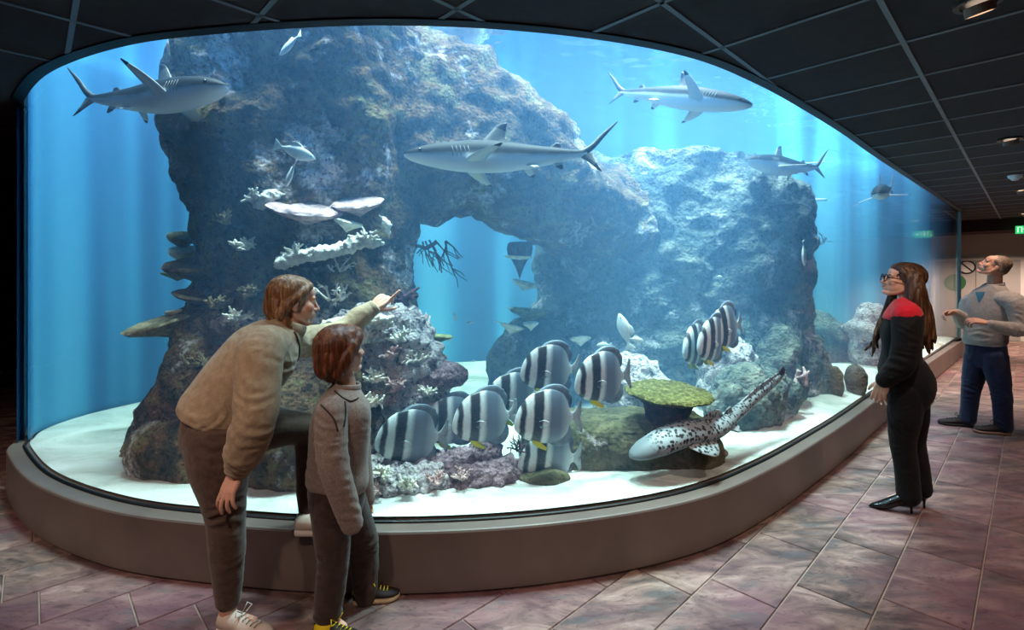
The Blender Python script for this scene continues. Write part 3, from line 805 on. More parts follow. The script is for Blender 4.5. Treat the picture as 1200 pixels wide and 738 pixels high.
plate('plate_coral', 'small dark green plate coral jutting beside the brown coral clump', P(508, 396, 3.35), 0.13, 0.09, 0.025, (0, 0.05), 0, C_OLIVE, 12)
plate('plate_coral', 'pale pink plate coral under the dark green one by the heap', P(497, 400, 3.25), 0.08, 0.07, 0.04, (0.2, 0.3), 0, C_PINK, 13)
def as_part(o, parent):
    if 'category' in o: del o['category']
    set_parent_keep(o, parent); return o
# clumps of short white fingers on the crusted heap and the column
for k_, (px, py, Y, sz, mt_) in enumerate(((446, 384, 3.04, 0.13, C_WHITE), (470, 400, 3.06, 0.12, C_WHITE), (430, 402, 3.02, 0.12, C_WHITE), (455, 420, 3.0, 0.13, C_PINK), (484, 424, 3.08, 0.11, C_WHITE), (440, 446, 2.98, 0.13, C_WHITE),
        (468, 456, 3.0, 0.12, C_PINK), (436, 474, 2.96, 0.13, C_WHITE), (500, 462, 3.06, 0.10, C_WHITE), (448, 556, 2.74, 0.10, C_WHITE), (478, 570, 2.72, 0.10, C_WHITE), (510, 566, 2.76, 0.10, C_PINK), (540, 560, 2.8, 0.09, C_PINK), (436, 578, 2.70, 0.10, C_PINK))):
    as_part(branch_coral('coral_fingers', None, P(px, py, Y), sz, 12, mt_, 40 + k_, spread=0.9, rad=0.11, levels=1), heap_tall if py < 500 else (heap_rubble if px > 500 else heap_low))
for k_, (px, py, Y, sz, mt_) in enumerate(((300, 238, 3.2, 0.15, C_WHITE), (286, 292, 3.2, 0.14, C_WHITE), (345, 300, 3.06, 0.12, C_WHITE), (430, 282, 3.08, 0.13, C_WHITE), (292, 346, 3.16, 0.13, C_TAN), (256, 360, 3.18, 0.13, C_TAN), (280, 374, 3.14, 0.12, C_WHITE), (232, 428, 3.1, 0.13, C_TAN), (244, 452, 3.08, 0.12, C_TAN), (266, 262, 3.24, 0.12, C_TAN))):
    as_part(branch_coral('coral_fingers', None, P(px, py, Y), sz, 12, mt_, 70 + k_, up=(0, -0.5, 0.8), spread=0.8, rad=0.10, levels=1), reef)
# hanging sea whips in the arch window
sw = branch_coral('sea_whip', 'dark drooping sea whip hanging inside the arch window', P(508, 282, 4.0), 0.46, 9, C_DARK, 9, up=(0.35, 0.0, -0.75), spread=0.28, rad=0.018, droop=0.06, levels=1)
tb, tf_ = tube_mesh([P(478, 294, 3.95), P(490, 288, 4.0), P(500, 291, 4.0), P(512, 284, 4.0)], [0.014, 0.014, 0.016, 0.014], 7)
whip = mesh_obj('stalk', tb, tf_, C_DARK); set_parent_keep(whip, sw)
# shelves on the pillar's window side
for (nm, lb, px, py, Y, rx, ry, th, tilt, mt, sd) in (
    ('plate_coral', 'dark round plate coral at the upper right corner of the arch window', 609, 293, 4.75, 0.14, 0.11, 0.14, (0, 0), C_DARK, 21),
    ('plate_coral', 'thin white plate coral under the dark round one in the arch window', 608, 302, 4.72, 0.15, 0.10, 0.02, (0, -0.05), C_WHITE, 22),
    ('plate_coral', 'slim white plate coral halfway down the window side of the pillar', 615, 333, 4.75, 0.13, 0.10, 0.035, (0, -0.25), C_WHITE, 23),
    ('plate_coral', 'yellowish feathery plate coral on the foot of the hazy pillar', 620, 366, 4.6, 0.19, 0.13, 0.05, (0.1, -0.1), C_OLIVE, 24),
    ('plate_coral', 'white tilted plate coral lowest on the window side of the pillar', 600, 384, 4.5, 0.12, 0.10, 0.03, (0, -0.3), C_WHITE, 25),
    ('plate_coral', 'small white plate coral beside the yellowish feathery one', 622, 380, 4.45, 0.07, 0.07, 0.03, (0, 0.1), C_WHITE, 26),
    ('plate_coral', 'pale plate coral low on the pillar above the highest banded fish', 680, 398, 4.6, 0.16, 0.10, 0.03, (0.1, -0.2), C_WHITE, 27)):
    plate(nm, lb, P(px, py, Y), rx, ry, th, tilt, 0.4 * sd, mt, sd, group='plate corals around the arch window')
# green table coral
tcr = empty('table_coral', P(784, 492, 3.25)); tag(tcr, 'flat green table coral on a dark stem beside the spotted shark', 'coral')
tc = plate('top', None, P(784, 462, 3.22), 0.275, 0.22, 0.045, (0.14, 0.06), 0.0, C_GREEN, 31, 0.06, 0.012, parent=None, na=90, nr_=26); tc.parent = None
for k_ in ('label', 'category', 'group'):
    if k_ in tc: del tc[k_]
set_parent_keep(tc, tcr)
st = rock_loft('stem', [(0.99, 3.26, 0.50, 0.17, 0.13), (1.0, 3.26, 0.60, 0.13, 0.11), (1.01, 3.25, 0.70, 0.15, 0.13), (1.02, 3.23, 0.755, 0.20, 0.16)], 30, 40, 0.02, 6, 33, C_DARK, cell=0.01, cfreq=20); set_parent_keep(st, tcr)
branch_coral('branching_coral', 'tiny dark branching coral on sand between banded fish', P(607, 528, 3.0), 0.10, 7, C_DARK, 12, rad=0.06)
branch_coral('branching_coral', 'reddish upright coral finger at the far end of the spotted tail', P(941, 452, 4.3), 0.24, 2, C_PINK, 13, spread=0.12, rad=0.12)
branch_coral('branching_coral', 'thin dark sea plant twig high above the far rocks', P(950, 288, 6.0), 0.35, 4, C_DARK, 14, up=(0.8, 0, 0.5), spread=0.3, rad=0.02)
# ------------------------------------------------------------------ fish
def attr_material(name, stops, rough=0.6, spec=0.15, noise=0.06, band=None):
    """Colour follows the 'belly' attribute (0 under the fish, 1 along its back): the animal's own countershading."""
    m = Mat(name); at = m.n('ShaderNodeAttribute', attribute_name='belly')
    vec = m.coords('Object')
    fac = m.math('ADD', at.outputs['Fac'], m.math('MULTIPLY', m.math('SUBTRACT', m.noise(vec, 9, 4), 0.5), noise * 2))
    c = m.ramp(fac, stops)
    m.principled(c, rough, None, spec)
    return m.m
SHARK_SKIN = attr_material('shark_skin', [(0.33, srgb(236, 238, 236)), (0.41, srgb(196, 198, 192)), (0.47, srgb(84, 82, 76)), (0.56, srgb(28, 30, 30)), (0.9, srgb(16, 18, 20))])
FIN_GREY = plain('shark_fin', srgb(92, 90, 84), 0.45, var=0.12, vscale=8)
FIN_PALE = plain('shark_fin_pale', srgb(214, 214, 208), 0.45, var=0.06, vscale=8)
FIN_BLACK = plain('black_fin_tip', srgb(16, 16, 20), 0.4)
EYE_BLACK = plain('fish_eye', srgb(10, 10, 12), 0.1, 0.6)
SLIT = plain('gill_slit', srgb(120, 118, 112), 0.6)
def set_attr(o, name, vals):
    a = o.data.attributes.new(name, 'FLOAT', 'POINT'); a.data.foreach_set('value', np.asarray(vals, dtype=np.float32))
def body_loft(name, stations, nseg, mat, parent, bend=0.0, per=6, expo=1.0, hscale=1.0):
    """stations rows: x, z centre, half height up, half height down, half width. Nose first."""
    S = catmull(stations, per); a = np.linspace(0, 2 * np.pi, nseg, endpoint=False)
    ca, sa = np.cos(a), np.sin(a)
    ca = np.sign(ca) * np.abs(ca) ** expo; sa_ = np.sign(sa) * np.abs(sa) ** expo
    hz = np.where(sa >= 0, 1, 0)
    Z = S[:, 1:2] + np.where(hz, S[:, 2:3] * sa_, S[:, 3:4] * sa_) * hscale
    Yv = S[:, 4:5] * ca
    X = np.repeat(S[:, 0:1], nseg, 1)
    Yv = Yv + bend_y(X, bend)
    V = np.stack([X, Yv, Z], -1).reshape(-1, 3); k = len(S)
    ff = [(r * nseg + i, (r + 1) * nseg + i, (r + 1) * nseg + (i + 1) % nseg, r * nseg + (i + 1) % nseg) for r in range(k - 1) for i in range(nseg)]
    ff += [tuple(range(nseg)), tuple(range(k * nseg - 1, (k - 1) * nseg - 1, -1))]
    o = mesh_obj(name, V, ff, mat, parent)
    set_attr(o, 'belly', np.tile(0.5 + 0.5 * sa, k))
    return o
def bend_y(x, bend):
    t = np.clip(0.15 - x, 0, None)
    return bend * t * t * 0.6
def fin(name, lead, trail, th, mats, parent, plane='XZ', tip=0.72, y0=0.0, n=14, bend=0.0, mirror=1, edge=None, per=None):
    """A thin fin between a leading-edge and a trailing-edge polyline; the faces beyond 'tip' take the second material."""
    L = catmull(lead, 8); T = catmull(trail, 8)
    def rs(c): return np.stack([np.interp(np.linspace(0, 1, n), np.linspace(0, 1, len(c)), c[:, k]) for k in range(c.shape[1])], 1)
    L, T = rs(L), rs(T); w = [0, 0.08, 0.3, 0.6, 1.0, 0.6, 0.3, 0.08]; s = [0, 1, 1, 1, 0, -1, -1, -1]
    V = []; m = len(w)
    for k in range(n):
        t = k / (n - 1)
        for ww, ss in zip(w, s):
            p = L[k] * (1 - ww) + T[k] * ww
            h = ss * th * (1 - 0.85 * t) * (0.6 if ww in (0.08,) else (1.0 if ww == 0.3 else 0.6))
            if plane == 'XZ': q = (p[0], h + y0 + (bend_y(np.array(p[0]), bend)), p[1])
            else: q = (p[0], p[1] * mirror, p[2] + h)
            V.append(q)
    ff, mi = [], []
    for k in range(n - 1):
        for i in range(m):
            ff.append((k * m + i, k * m + (i + 1) % m, (k + 1) * m + (i + 1) % m, (k + 1) * m + i)); mi.append(1 if (k + 0.5) / (n - 1) > tip or (edge is not None and i in edge) else 0)
    ff.append(tuple(range(m - 1, -1, -1))); mi.append(0); ff.append(tuple(range((n - 1) * m, n * m))); mi.append(1)
    return mesh_obj(name, V, ff, mats, parent, True, mi)
def small_sphere(name, c, r, mat, parent, sub=2, scale=(1, 1, 1)):
    v, f = ico(sub)
    return mesh_obj(name, v * r * np.array(scale) + np.array(c), f, mat, parent)

def make_shark(bend, lift=(0.0, 0.0)):
    """Blacktip, one unit long, nose at +x 0.5, tail tip at -0.5."""
    root = empty('blacktip_shark')
    body_loft('body', [(0.500, 0.004, 0.003, 0.003, 0.004), (0.492, 0.002, 0.012, 0.010, 0.016), (0.47, 0.0, 0.023, 0.019, 0.031), (0.43, 0.0, 0.036, 0.031, 0.046), (0.36, 0.0, 0.050, 0.047, 0.058), (0.26, 0.0, 0.062, 0.062, 0.066),
                       (0.14, 0.0, 0.069, 0.068, 0.068), (0.02, 0.0, 0.062, 0.062, 0.060), (-0.10, 0.002, 0.046, 0.048, 0.045), (-0.20, 0.004, 0.033, 0.034, 0.031), (-0.27, 0.006, 0.023, 0.024, 0.020), (-0.315, 0.009, 0.017, 0.017, 0.012), (-0.345, 0.014, 0.014, 0.014, 0.006)],
              36, SHARK_SKIN, root, bend, hscale=1.12)
    G2 = [FIN_GREY, FIN_BLACK]; P2 = [FIN_PALE, FIN_BLACK]
    fin('dorsal_fin', [(0.165, 0.055), (0.12, 0.10), (0.075, 0.150), (0.035, 0.168)], [(0.02, 0.055), (0.035, 0.09), (0.03, 0.13), (0.022, 0.166)], 0.010, G2, root, tip=0.62, bend=bend)
    fin('second_dorsal_fin', [(-0.165, 0.034), (-0.185, 0.055), (-0.205, 0.066)], [(-0.225, 0.030), (-0.225, 0.045), (-0.222, 0.062)], 0.005, G2, root, tip=0.4, bend=bend)
    fin('anal_fin', [(-0.17, -0.028), (-0.195, -0.05), (-0.218, -0.064)], [(-0.225, -0.022), (-0.23, -0.042), (-0.232, -0.062)], 0.005, P2, root, tip=0.45, bend=bend)
    fin('tail_fin', [(-0.29, 0.016), (-0.36, 0.05), (-0.42, 0.105), (-0.50, 0.165)], [(-0.352, 0.008), (-0.385, 0.035), (-0.43, 0.085), (-0.495, 0.155)], 0.009, G2, root, tip=0.90, bend=bend, edge=(3, 4))
    fin('tail_fin', [(-0.30, 0.000), (-0.345, -0.030), (-0.385, -0.066), (-0.405, -0.082)], [(-0.365, 0.012), (-0.375, -0.015), (-0.392, -0.05), (-0.410, -0.080)], 0.008, G2, root, tip=0.5, bend=bend)
    for s in (1, -1):
        pf = fin('pectoral_fin', [(0.235, 0.045, -0.035), (0.20, 0.11, -0.048), (0.145, 0.175, -0.062), (0.085, 0.225, -0.072)], [(0.135, 0.05, -0.042), (0.125, 0.10, -0.050), (0.10, 0.16, -0.062), (0.075, 0.222, -0.072)], 0.008, P2, root, 'XYZ', 0.84, mirror=s)
        la = lift[0] if s > 0 else lift[1]; pf.matrix_local = Matrix.Translation((0, s * 0.05, -0.04)) @ Matrix.Rotation(s * la, 4, 'X') @ Matrix.Translation((0, -s * 0.05, 0.04))
        fin('pelvic_fin', [(-0.045, 0.025, -0.045), (-0.075, 0.055, -0.065), (-0.10, 0.07, -0.075)], [(-0.10, 0.02, -0.040), (-0.108, 0.045, -0.056), (-0.112, 0.066, -0.072)], 0.005, P2, root, 'XYZ', 0.7, mirror=s)
        small_sphere('eye', (0.425, s * 0.0445, 0.010), 0.0085, EYE_BLACK, root)
        for k in range(5):
            x = 0.285 - 0.018 * k
            v, f = tube_mesh([(x, s * 0.0655, 0.025), (x - 0.006, s * 0.0672, 0.0), (x - 0.004, s * 0.062, -0.025)], [0.0012, 0.0022, 0.0012], 5)
            mesh_obj('gill_slit', v, f, SLIT, root)
    v, f = tube_mesh([(0.40, -0.040, -0.018), (0.43, -0.026, -0.026), (0.445, 0, -0.0275), (0.43, 0.026, -0.026), (0.40, 0.040, -0.018)], [0.002, 0.003, 0.003, 0.003, 0.002], 5)
    mesh_obj('mouth', v, f, SLIT, root)
    return root
def place_fish(root, nose, tail, roll=0.0, unit=1.0, twist=None):
    nose, tail = Vector(nose), Vector(tail); d = nose - tail; L = d.length / unit; x = d.normalized()
    up = Vector((0, 0, 1)); y = up.cross(x).normalized(); z = x.cross(y)
    R = Matrix((x, y, z)).transposed() @ Matrix.Rotation(roll, 3, 'X')
    root.matrix_world = Matrix.Translation((nose + tail) / 2) @ R.to_4x4() @ Matrix.Diagonal((L, L, L, 1))
sharks = [
    ('blacktip shark swimming level across the middle in front of the arch', (473, 182, 3.15), (722, 186, 3.35), 0.15, 0.25),
    ('blacktip shark at the upper left beside the dark column', (266, 102, 2.92), (98, 128, 3.45), -0.18, -0.4),
    ('blacktip shark near the ceiling edge with its tail raised to the left', (882, 124, 3.55), (700, 102, 4.05), -0.16, 0.35),
    ('blacktip shark on the right heading left towards the viewer', (876, 188, 4.50), (962, 202, 5.15), 0.18, 0.35),
    ('tiny distant blacktip shark facing the viewer above the person in black', (1028, 227, 6.3), (1040, 222, 7.3), 0.1, 0.3)]
for k_, (lb, n_, t_, roll, bend) in enumerate(sharks):
    r = make_shark(bend, ((0.25, 0), (0, 0.9), (0, 1.0), (0, 0), (0, 0))[k_]); tag(r, lb, 'shark', 'blacktip sharks in the tank')
    place_fish(r, P(*n_), P(*t_), roll)

# spotted zebra shark gliding over the sand, seen from above
def zebra_material():
    m = Mat('spotted_shark_skin'); vec = m.coords('Object', (1, 1, 1))
    d = m.voronoi(vec, 44)
    n2 = m.noise(vec, 7, 3)
    sp = m.ramp(m.math('ADD', d, m.math('MULTIPLY', m.noise(vec, 60, 3), 0.25)), [(0.50, srgb(30, 32, 36)), (0.60, srgb(150, 157, 162))])
    at = m.n('ShaderNodeAttribute', attribute_name='belly')
    c = m.mix(m.ramp(at.outputs['Fac'], [(0.3, (0, 0, 0, 1)), (0.42, (1, 1, 1, 1))]), srgb(160, 166, 170), sp)
    hd_ = m.n('ShaderNodeAttribute', attribute_name='snout')
    c = m.mix(hd_.outputs['Fac'], c, srgb(112, 120, 126))
    m.principled(c, 0.5, None, 0.3); return m.m
ZEB = zebra_material()
zr = empty('zebra_shark', P(800, 520, 3.0)); tag(zr, 'pale shark with dark spots gliding above the ledge, head down', 'shark')
zp = resample(catmull([tuple(P(738, 535, 2.93)), tuple(P(768, 521, 2.97)), tuple(P(800, 508, 3.06)), tuple(P(832, 502, 3.18)), tuple(P(858, 488, 3.36)), tuple(P(885, 465, 3.55)), tuple(P(906, 448, 3.70)), tuple(P(920, 436, 3.80))], 12), 0.02)
ns_ = len(zp); tt = np.linspace(0, 1, ns_)
wd = np.interp(tt, [0, 0.015, 0.05, 0.12, 0.22, 0.35, 0.46, 0.55, 0.75, 0.93, 1.0], [0.012, 0.045, 0.072, 0.088, 0.092, 0.090, 0.070, 0.045, 0.034, 0.022, 0.006])
ht = np.interp(tt, [0, 0.015, 0.05, 0.12, 0.22, 0.35, 0.46, 0.55, 0.75, 0.93, 1.0], [0.008, 0.024, 0.042, 0.062, 0.072, 0.070, 0.062, 0.048, 0.048, 0.040, 0.010])
tg = np.gradient(zp, axis=0); tg /= np.linalg.norm(tg, axis=1)[:, None]
view = -zp.copy(); view[:, 2] = 1.55 - zp[:, 2]; view /= np.linalg.norm(view, axis=1)[:, None]
upv = np.tile(np.array([-0.10, -0.35, 0.93]), (ns_, 1)); sd = np.cross(upv, tg); sd /= np.linalg.norm(sd, axis=1)[:, None]; upv = np.cross(tg, sd)
na_ = 32; a_ = np.linspace(0, 2 * np.pi, na_, endpoint=False)
Vz = zp[:, None] + sd[:, None] * (wd[:, None] * np.cos(a_))[..., None] + upv[:, None] * (ht[:, None] * np.sin(a_))[..., None]
fz = [(r * na_ + i, r * na_ + (i + 1) % na_, (r + 1) * na_ + (i + 1) % na_, (r + 1) * na_ + i) for r in range(ns_ - 1) for i in range(na_)] + [tuple(range(na_ - 1, -1, -1)), tuple(range((ns_ - 1) * na_, ns_ * na_))]
zb = mesh_obj('body', Vz.reshape(-1, 3), fz, ZEB); set_attr(zb, 'belly', np.tile(0.5 + 0.5 * np.sin(a_), ns_)); set_attr(zb, 'snout', np.repeat(np.clip(1 - (tt - 0.07) / 0.05, 0, 1), na_)); set_parent_keep(zb, zr)
def zfin(name, i0, i1, ext, sweep, side, th=0.008, blk=False):
    """A fin standing on the body between two stations, reaching 'ext' outwards."""
    V = []; f_ = []; m = i1 - i0 + 1
    for layer in (1, -1):
        for k in range(m):
            i = i0 + k; t = k / (m - 1); prof = math.sin(math.pi * min(1, t ** 0.7)) ** 0.8
            if side == 0: out, b0 = upv[i], zp[i] + upv[i] * ht[i] * 0.9
            else: out, b0 = sd[i] * side * 0.96 - upv[i] * 0.3, zp[i] + sd[i] * side * wd[i] * 0.85 - upv[i] * ht[i] * 0.35
            nrm = sd[i] if side == 0 else upv[i]
            for q in range(4):
                e = q / 3
                V.append(b0 + out * ext * prof * e + tg[i] * sweep * e * prof + nrm * layer * th * (1 - e * 0.8) * prof)
    for L in (0, 1):
        for k in range(m - 1):
            for q in range(3):
                a = L * m * 4 + k * 4 + q; qd = (a, a + 1, a + 5, a + 4); f_.append(qd if L else qd[::-1])
    for k in range(m - 1):
        a, b_ = k * 4 + 3, m * 4 + k * 4 + 3; f_.append((a, a + 4, b_ + 4, b_))
    o = mesh_obj(name, V, f_, TAILBLK if blk else ZEB); set_parent_keep(o, zr)
    if not blk: set_attr(o, 'belly', np.ones(len(V))); set_attr(o, 'snout', np.zeros(len(V)))
TAILBLK = plain('dark_tail_tip', srgb(34, 34, 38), 0.5)
q_ = lambda f_: int(f_ * (ns_ - 1))
zfin('dorsal_fin', q_(0.30), q_(0.46), 0.07, 0.04, 0)
zfin('second_dorsal_fin', q_(0.47), q_(0.55), 0.045, 0.03, 0)
zfin('pectoral_fin', q_(0.20), q_(0.36), 0.11, 0.06, 1); zfin('pectoral_fin', q_(0.20), q_(0.36), 0.11, 0.06, -1)
zfin('pelvic_fin', q_(0.46), q_(0.54), 0.05, 0.03, 1); zfin('pelvic_fin', q_(0.46), q_(0.54), 0.05, 0.03, -1)
zfin('tail_fin', q_(0.62), q_(0.99), 0.035, 0.02, 0)
zfin('tail_tip', q_(0.93), ns_ - 1, 0.05, 0.02, 0, 0.02, True)
for s in (1, -1):
    i = q_(0.10); c = zp[i] + sd[i] * s * wd[i] * 0.8 + upv[i] * ht[i] * 0.62
    o = small_sphere('eye', c, 0.008, EYE_BLACK, None); set_parent_keep(o, zr)

# banded batfish
def bat_material(name, fin_only=False):
    m = Mat(name); tc_ = m.n('ShaderNodeTexCoord').outputs['Object']
    sep = m.n('ShaderNodeSeparateXYZ'); m.l(tc_, sep.inputs[0])
    x = m.math('ADD', m.math('ADD', sep.outputs[0], m.math('MULTIPLY', sep.outputs[2], 0.10)), m.math('MULTIPLY', m.math('SUBTRACT', m.noise(tc_, 5, 3), 0.5), 0.05))
    t = m.math('ADD', x, 0.5)
    pale, mid, dark, dk2 = srgb(224, 234, 236), srgb(176, 192, 200), srgb(34, 38, 48), srgb(104, 120, 138)
    c = m.ramp(t, [(0.00, mid), (0.10, pale), (0.22, mid), (0.36, dk2), (0.50, dk2), (0.565, pale), (0.60, pale), (0.625, dark), (0.735, dark), (0.765, pale), (0.845, pale), (0.87, dark), (0.915, dark), (0.94, pale)])
    c = m.mix(m.ramp(m.noise(m.coords('Object', (1, 1, 3)), 30, 3), [(0.4, (0, 0, 0, 1)), (0.7, (0.25, 0.25, 0.25, 1))]), c, srgb(120, 126, 130))
    m.principled(c, 0.35, m.bump(m.voronoi(m.coords('Object'), 60), 0.15, 0.005), 0.5); return m.m
BAT = bat_material('banded_fish_skin')
BATFIN = plain('banded_fish_fin', srgb(106, 120, 134), 0.5, var=0.35, vscale=7)
BATTAIL = plain('banded_fish_tail', srgb(150, 162, 168), 0.5, var=0.2, vscale=10)
YELLOW = plain('yellow_fin', srgb(206, 208, 40), 0.5)
def make_batfish():
    r = empty('batfish')
    body_loft('body', [(0.50, -0.07, 0.006, 0.006, 0.005), (0.485, -0.06, 0.075, 0.06, 0.024), (0.44, -0.04, 0.165, 0.125, 0.050), (0.35, -0.02, 0.260, 0.215, 0.074), (0.22, 0.0, 0.330, 0.275, 0.086), (0.08, 0.0, 0.365, 0.305, 0.086),
                       (-0.06, 0.0, 0.370, 0.305, 0.070), (-0.17, 0.0, 0.335, 0.275, 0.045), (-0.25, 0.0, 0.235, 0.195, 0.026), (-0.30, 0.0, 0.085, 0.08, 0.018), (-0.345, 0.0, 0.055, 0.055, 0.010)], 36, BAT, r, 0.0, 5, hscale=1.08)
    B2 = [BATFIN, BATFIN]
    fin('dorsal_fin', [(0.24, 0.26), (0.14, 0.39), (0.0, 0.455), (-0.17, 0.45), (-0.29, 0.37)], [(-0.26, 0.05), (-0.30, 0.12), (-0.33, 0.20), (-0.33, 0.28), (-0.29, 0.35)], 0.030, B2, r)
    fin('anal_fin', [(0.08, -0.22), (0.0, -0.34), (-0.12, -0.385), (-0.24, -0.37), (-0.30, -0.30)], [(-0.26, -0.05), (-0.29, -0.11), (-0.32, -0.17), (-0.325, -0.23), (-0.31, -0.29)], 0.030, B2, r)
    fin('tail_fin', [(-0.335, 0.055), (-0.38, 0.10), (-0.42, 0.17), (-0.44, 0.23)], [(-0.335, -0.055), (-0.42, -0.03), (-0.46, 0.02), (-0.475, 0.22)], 0.012, [BATTAIL, BATFIN], r, tip=0.9)
    fin('tail_fin', [(-0.335, -0.055), (-0.38, -0.10), (-0.42, -0.17), (-0.44, -0.22)], [(-0.335, 0.055), (-0.42, 0.03), (-0.46, -0.02), (-0.475, -0.21)], 0.012, [BATTAIL, BATFIN], r, tip=0.9)
    for s in (1, -1):
        fin('pelvic_fin', [(0.28, 0.02 * s, -0.22), (0.22, 0.045 * s, -0.34), (0.08, 0.06 * s, -0.41)], [(0.17, 0.02 * s, -0.27), (0.11, 0.04 * s, -0.33), (0.05, 0.05 * s, -0.385)], 0.014, [YELLOW, YELLOW], r, 'XYZ')
        fin('pectoral_fin', [(0.20, 0.080 * s, -0.02), (0.11, 0.102 * s, 0.005), (0.03, 0.112 * s, -0.03)], [(0.19, 0.080 * s, -0.09), (0.11, 0.100 * s, -0.10), (0.035, 0.110 * s, -0.06)], 0.003, [BAT, BAT], r, 'XYZ', 2)
        e = small_sphere('eye', (0.40, s * 0.052, 0.015), 0.024, EYE_BLACK, r, 2, (1, 0.5, 1))
    return r
bats = [  # pixel of centre, depth, length in m, yaw (0 = facing straight left), pitch, label
    (484, 513, 2.92, 0.385, 0.30, -0.04, 'grey and white banded batfish at the lower left end of the school'),
    (531, 494, 3.12, 0.36, 0.35, 0.06, 'banded batfish half hidden between the two leftmost fish of the school'),
    (570, 490, 2.98, 0.37, 0.32, 0.05, 'banded batfish third from the left, dark dorsal hump over pale rubble'),
    (604, 466, 3.12, 0.365, 0.28, 0.05, 'banded batfish just behind and above the third fish, tail over its neighbour'),
    (646, 433, 3.05, 0.345, 0.20, 0.0, 'topmost banded batfish of the school with bright yellow belly fins'),
    (644, 490, 2.93, 0.38, 0.25, 0.0, 'banded batfish above the lowest fish, black breast band facing left'),
    (646, 538, 3.05, 0.37, 0.22, -0.02, 'lowest banded batfish of the school hovering over the dark stone'),
    (708, 443, 3.02, 0.37, 0.42, 0.06, 'banded batfish at the right end of the school touching the table coral'),
    (852, 384, 3.55, 0.36, 0.62, 0.12, 'rearmost banded batfish of the upper right trio with raised tail'),
    (836, 399, 3.42, 0.37, 0.72, 0.05, 'middle banded batfish of the upper right trio with yellow fins'),
    (816, 405, 3.55, 0.36, 0.80, 0.02, 'front banded batfish of the upper right trio, leftmost and half covered')]
bat0 = make_batfish()
for i, (px, py, Y, L, yaw, pitch, lb) in enumerate(bats):
    r = bat0 if i == 0 else copy_tree(bat0)
    tag(r, lb, 'fish', 'banded batfish')
    r.location = P(px, py, Y); L *= 1.13; r.rotation_euler = (0.05 * ((i * 7) % 3 - 1), pitch, math.pi + yaw); r.scale = (L, L, L)

# small silver fish
SILVER = plain('silver_fish', srgb(226, 230, 226), 0.35, var=0.1, vscale=12)
def make_small(h):
    r = body_loft('reef_fish', [(0.5, 0, 0.004, 0.004, 0.004), (0.45, 0, 0.05 * h, 0.05 * h, 0.03), (0.3, 0, 0.13 * h, 0.13 * h, 0.065), (0.1, 0, 0.17 * h, 0.17 * h, 0.075), (-0.12, 0, 0.12 * h, 0.12 * h, 0.05), (-0.28, 0, 0.045 * h, 0.045 * h, 0.02), (-0.34, 0, 0.04 * h, 0.04 * h, 0.012),
                        (-0.42, 0, 0.11 * h, 0.11 * h, 0.008), (-0.5, 0, 0.17 * h, 0.17 * h, 0.004)], 14, SILVER, None, 0, 4)
    fin('dorsal_fin', [(0.2, 0.13 * h), (0.05, 0.24 * h), (-0.1, 0.25 * h)], [(-0.18, 0.07 * h), (-0.16, 0.14 * h), (-0.13, 0.22 * h)], 0.012, [SILVER, SILVER], r)
    small_sphere('eye', (0.37, 0.05, 0.03), 0.02, EYE_BLACK, r, 1); small_sphere('eye', (0.37, -0.05, 0.03), 0.02, EYE_BLACK, r, 1)
    return r
sm = make_small(1.0)
smalls = [(501, 371, 3.8, 0.05, 2.6, 0.6, 'tiny white fish left of the arch window middle'), (533, 371, 4.2, 0.08, 0.5, 1.3, 'tiny white fish diving beside the bushy coral'),
          (551, 378, 4.3, 0.06, 2.9, 0.2, 'tiny white fish in the middle of the arch window'), (582, 377, 4.3, 0.05, 0.4, 0.0, 'tiny white fish nearest the hazy pillar foot'),
          (527, 397, 4.1, 0.07, 0.8, 1.2, 'tiny upright white fish above the far sand'), (555, 423, 4.4, 0.05, 3.0, 0.1, 'tiny white fish just above the far sand strip'),
          (598, 361, 4.2, 0.05, 3.0, 0.1, 'tiny white fish beside the yellowish feathery coral'), (732, 388, 3.6, 0.27, 2.6, -1.25, 'long pale fish hanging upright over the right end of the school'),
          (708, 404, 4.0, 0.12, 3.0, 0.05, 'pale slender fish left of the upright long one'), (745, 398, 3.8, 0.14, 0.3, 0.2, 'bluish pale fish right of the upright long one'),
          (843, 324, 4.6, 0.06, 0.2, 0.0, 'tiny white fish above the upper right trio of batfish'), (942, 297, 4.3, 0.22, 0.8, 1.35, 'upright pale fish shape standing in for a pinkish glass reflection by the far rocks')]  # last one: fish shape added in place of a pinkish reflection in the glass
for i, (px, py, Y, L, yaw, pitch, lb) in enumerate(smalls):
    r = sm if i == 0 else copy_tree(sm)
    tag(r, lb, 'fish', 'small pale reef fish')
    r.location = P(px, py, Y); r.rotation_euler = (0, pitch, yaw); r.scale = (L, L, L)
for (px, py, Y, L, yaw, pitch, lb) in ((346, 178, 3.02, 0.24, 0.55, 0.25, 'large pale fish against the upper column, upper of two'), (341, 203, 3.05, 0.20, 2.5, 0.9, 'large pale fish nosing down the column, lower of two'), (340, 52, 2.95, 0.20, 2.7, 0.5, 'pale fish at the very top of the column under the ceiling edge')):
    r = copy_tree(sm); tag(r, lb, 'fish', 'pale fish by the column'); r.location = P(px, py, Y); r.rotation_euler = (0.3, pitch, yaw); r.scale = (L, L, L)
